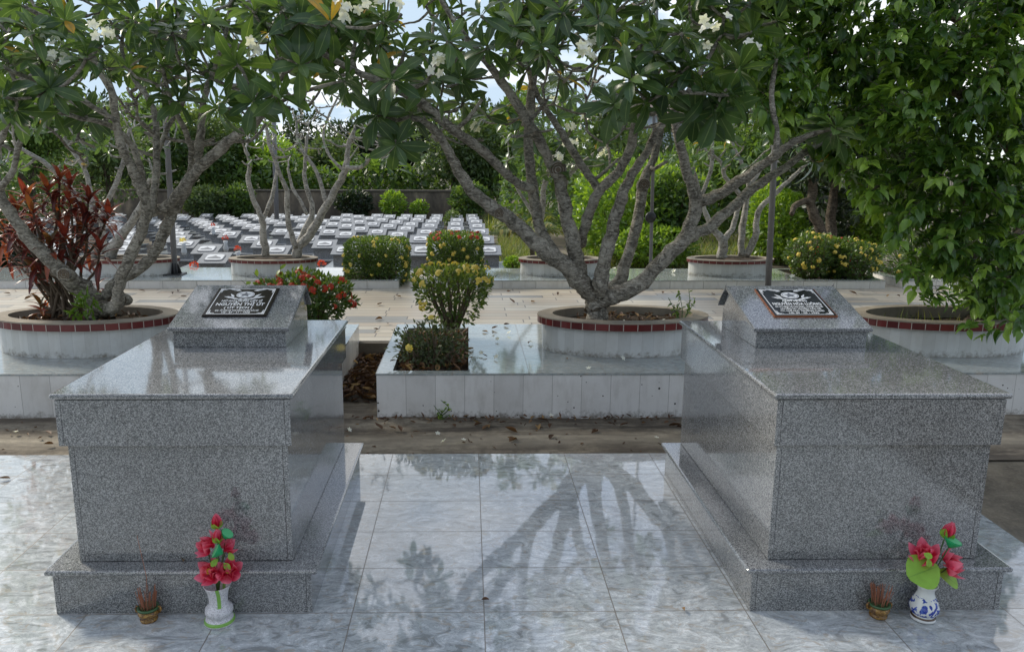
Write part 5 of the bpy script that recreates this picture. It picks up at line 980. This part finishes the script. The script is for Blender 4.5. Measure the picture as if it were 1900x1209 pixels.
fallen([(20, 545), (30, 541), (55, 548), (60, 546), (320, 546), (335, 550), (330, 542), (200, 538), (700, 565), (720, 600), (703, 612), (745, 551), (955, 562), (1035, 548), (1100, 545), (1230, 545), (1645, 551), (1670, 550), (1690, 560), (1590, 546), (710, 592), (45, 556), (270, 540), (940, 541), (985, 560), (1130, 546), (1320, 545)], .115, 'brown leaf fallen on the pale paved walk', 'fallen leaves on the paved walk', 'leaf', (.05, .09))
fallen([(893, 1113)], .003, 'orange brown leaf scrap on the marble floor between the tombs', None, 'leaf', (.03, .035)); fallen([(20, 888)], .003, 'dark curled leaf on the marble floor at the left edge', None, 'leaf', (.06, .065)); fallen([(1265, 1128)], .003, 'thin dark twig like leaf on the marble floor near the right tomb', None, 'leaf', (.03, .035))
fallen([(340, 1043)], .181, 'yellowish dry petal on the left tomb plinth ledge', None, 'leaf', (.04, .045))
fallen([(1655, 600), (1158, 600), (1230, 598), (1250, 600)], ZR-.06, 'white blossom fallen inside a round planter', 'fallen blossoms in the planters', 'flower', (.034, .046))
fallen([(1085, 510), (1140, 500), (1470, 515), (1500, 512), (1330, 498), (1250, 505)], ZB+.003, 'white blossom fallen on the far low platform', 'fallen blossoms on the far platform', 'flower', (.06, .075))
# leaf litter
def litter(label, n, fn, L):
    P = np.array([fn() for _ in range(n)]); D = rng.normal(0, 1, (n, 3)); D[:, 2] = rng.uniform(-.05, .35, n); tag(leaves('leaf_litter', M['dry'], None, P, D, rng.normal(0, .35, (n, 3))+UPV, rng.uniform(.6, 1.3, n)*L, rng.uniform(.6, 1.2, n)*L*.42, 'ovate', 5, .6, -.2), label, 'leaf litter', kind='stuff')
litter('dry brown leaf litter filling the gap beside the white platform', 420, lambda: np.array([random.uniform(-1.0, -.64), random.uniform(5.35, 6.58), -.045+random.uniform(0, .05)]), .085)
litter('dry leaf litter in the shrub bed of the middle platform', 330, lambda: np.array([random.uniform(-.5, -.02), random.uniform(5.16, 6.45), ZP-.045+random.uniform(0, .03)]), .075)
litter('small leaf scraps on the soil of the middle round planter', 120, lambda: (lambda a, r: np.array([CM+.5*r*math.cos(a), YC+.24*r*math.sin(a), ZR-.055+random.uniform(0, .015)]))(random.uniform(0, 6.28), math.sqrt(random.random())), .05)
litter('small leaf scraps on the soil of the left round planter', 120, lambda: (lambda a, r: np.array([CL+.5*r*math.cos(a), YC+.24*r*math.sin(a), ZR-.055+random.uniform(0, .015)]))(random.uniform(0, 6.28), math.sqrt(random.random())), .05)

litter('small leaf scraps and grit gathered along the foot of the white platform', 150, lambda: np.array([random.uniform(-.9, 2.0), 5.05-abs(random.gauss(0, .07)), -.047+random.uniform(0, .01)]), .035)
litter('scattered small leaf scraps on the stained concrete strip', 130, lambda: np.array([random.uniform(-3.6, 3.2), random.uniform(4.35, 5.0), -.045]), .03)
# unseen trees added behind the camera to put dark reflections in the polished fronts
for a in ((-5.2, -5.5, 'added unseen tree behind the camera, to the left'), (-.6, -7.5, 'added unseen tree straight behind the camera'), (4.4, -5.8, 'added unseen tree behind the camera, to the right')):
    t = thing('added_tree', (a[0], a[1], -.06), a[2], 'tree', 'added trees behind the camera'); mb = MB(); mb.tube(smooth_path([(a[0], a[1], -.1), (a[0]+.1, a[1], 1.5), (a[0], a[1]+.2, 3.4)], 4), list(np.linspace(.16, .07, 9)), 10, bump=.06); mb.build('trunk', M['bark_dark'], t, smooth=True)
    d_ = sphere_dirs(5000); P = np.array([a[0], a[1], 3.1])+d_*np.array([2.5, 2.0, 2.2])*(1-np.abs(rng.normal(0, .3, (5000, 1)))); leaves('crown', M['mid'], t, P, rng.normal(0, 1, (5000, 3)), rng.normal(0, .5, (5000, 3))+UPV, .24, .12, 'ovate', 2, 0, 0)
# ================================================================ sky, sun, view
W = bpy.data.worlds.new('World'); SC.world = W; W.use_nodes = True; T = W.node_tree; T.nodes.clear()
EL, AZ = math.radians(36), math.atan2(-.79, .62)
def wn(t, **kw):
    n = T.nodes.new('ShaderNode'+t)
    for k, v in kw.items(): setattr(n, k, v)
    return n
L = T.links.new
sky = wn('TexSky', sky_type='NISHITA', sun_disc=False, sun_elevation=EL, sun_rotation=AZ, air_density=1.0, dust_density=.5, ozone_density=1.5)
tc = wn('TexCoord'); sp = wn('SeparateXYZ'); L(tc.outputs['Generated'], sp.inputs[0])
ad = wn('Math', operation='ADD'); L(sp.outputs[2], ad.inputs[0]); ad.inputs[1].default_value = .16
mx = wn('Math', operation='MAXIMUM'); L(ad.outputs[0], mx.inputs[0]); mx.inputs[1].default_value = .05
dx = wn('Math', operation='DIVIDE'); L(sp.outputs[0], dx.inputs[0]); L(mx.outputs[0], dx.inputs[1])
dy = wn('Math', operation='DIVIDE'); L(sp.outputs[1], dy.inputs[0]); L(mx.outputs[0], dy.inputs[1])
cb = wn('CombineXYZ'); L(dx.outputs[0], cb.inputs[0]); L(dy.outputs[0], cb.inputs[1]); cb.inputs[2].default_value = 3.7
nz = wn('TexNoise'); nz.inputs['Scale'].default_value = .85; nz.inputs['Detail'].default_value = 7; nz.inputs['Roughness'].default_value = .55; nz.inputs['Distortion'].default_value = .3; L(cb.outputs[0], nz.inputs['Vector'])
rp = wn('ValToRGB'); L(nz.outputs['Fac'], rp.inputs[0]); rp.color_ramp.elements[0].position = .45; rp.color_ramp.elements[1].position = .62
mi = wn('Mix', data_type='RGBA'); L(rp.outputs[0], mi.inputs[0]); dk = wn('Mix', data_type='RGBA', blend_type='DARKEN'); dk.inputs[0].default_value = 1; L(sky.outputs[0], dk.inputs[6]); dk.inputs[7].default_value = (3.1, 3.9, 4.7, 1)
L(dk.outputs[2], mi.inputs[6]); mi.inputs[7].default_value = (7.0, 7.0, 7.0, 1)
bg = wn('Background'); L(mi.outputs[2], bg.inputs[0]); bg.inputs[1].default_value = .125
ow = wn('OutputWorld'); L(bg.outputs[0], ow.inputs[0])
sun = bpy.data.lights.new('sun', 'SUN'); sun.energy = 2.4; sun.angle = math.radians(10); sun.color = (1, .92, .78)
so = bpy.data.objects.new('sun', sun); COL.objects.link(so); sd = Vector((math.sin(AZ)*math.cos(EL), math.cos(AZ)*math.cos(EL), math.sin(EL))); so.rotation_euler = sd.to_track_quat('Z', 'Y').to_euler(); so.location = (0, 0, 30)
SC.view_settings.view_transform = 'Standard'; SC.view_settings.look = 'None'; SC.view_settings.exposure = 0.72; SC.view_settings.gamma = 1
SC.render.engine = 'CYCLES'; SC.cycles.max_bounces = 8; SC.cycles.transparent_max_bounces = 8; SC.cycles.use_denoising = True
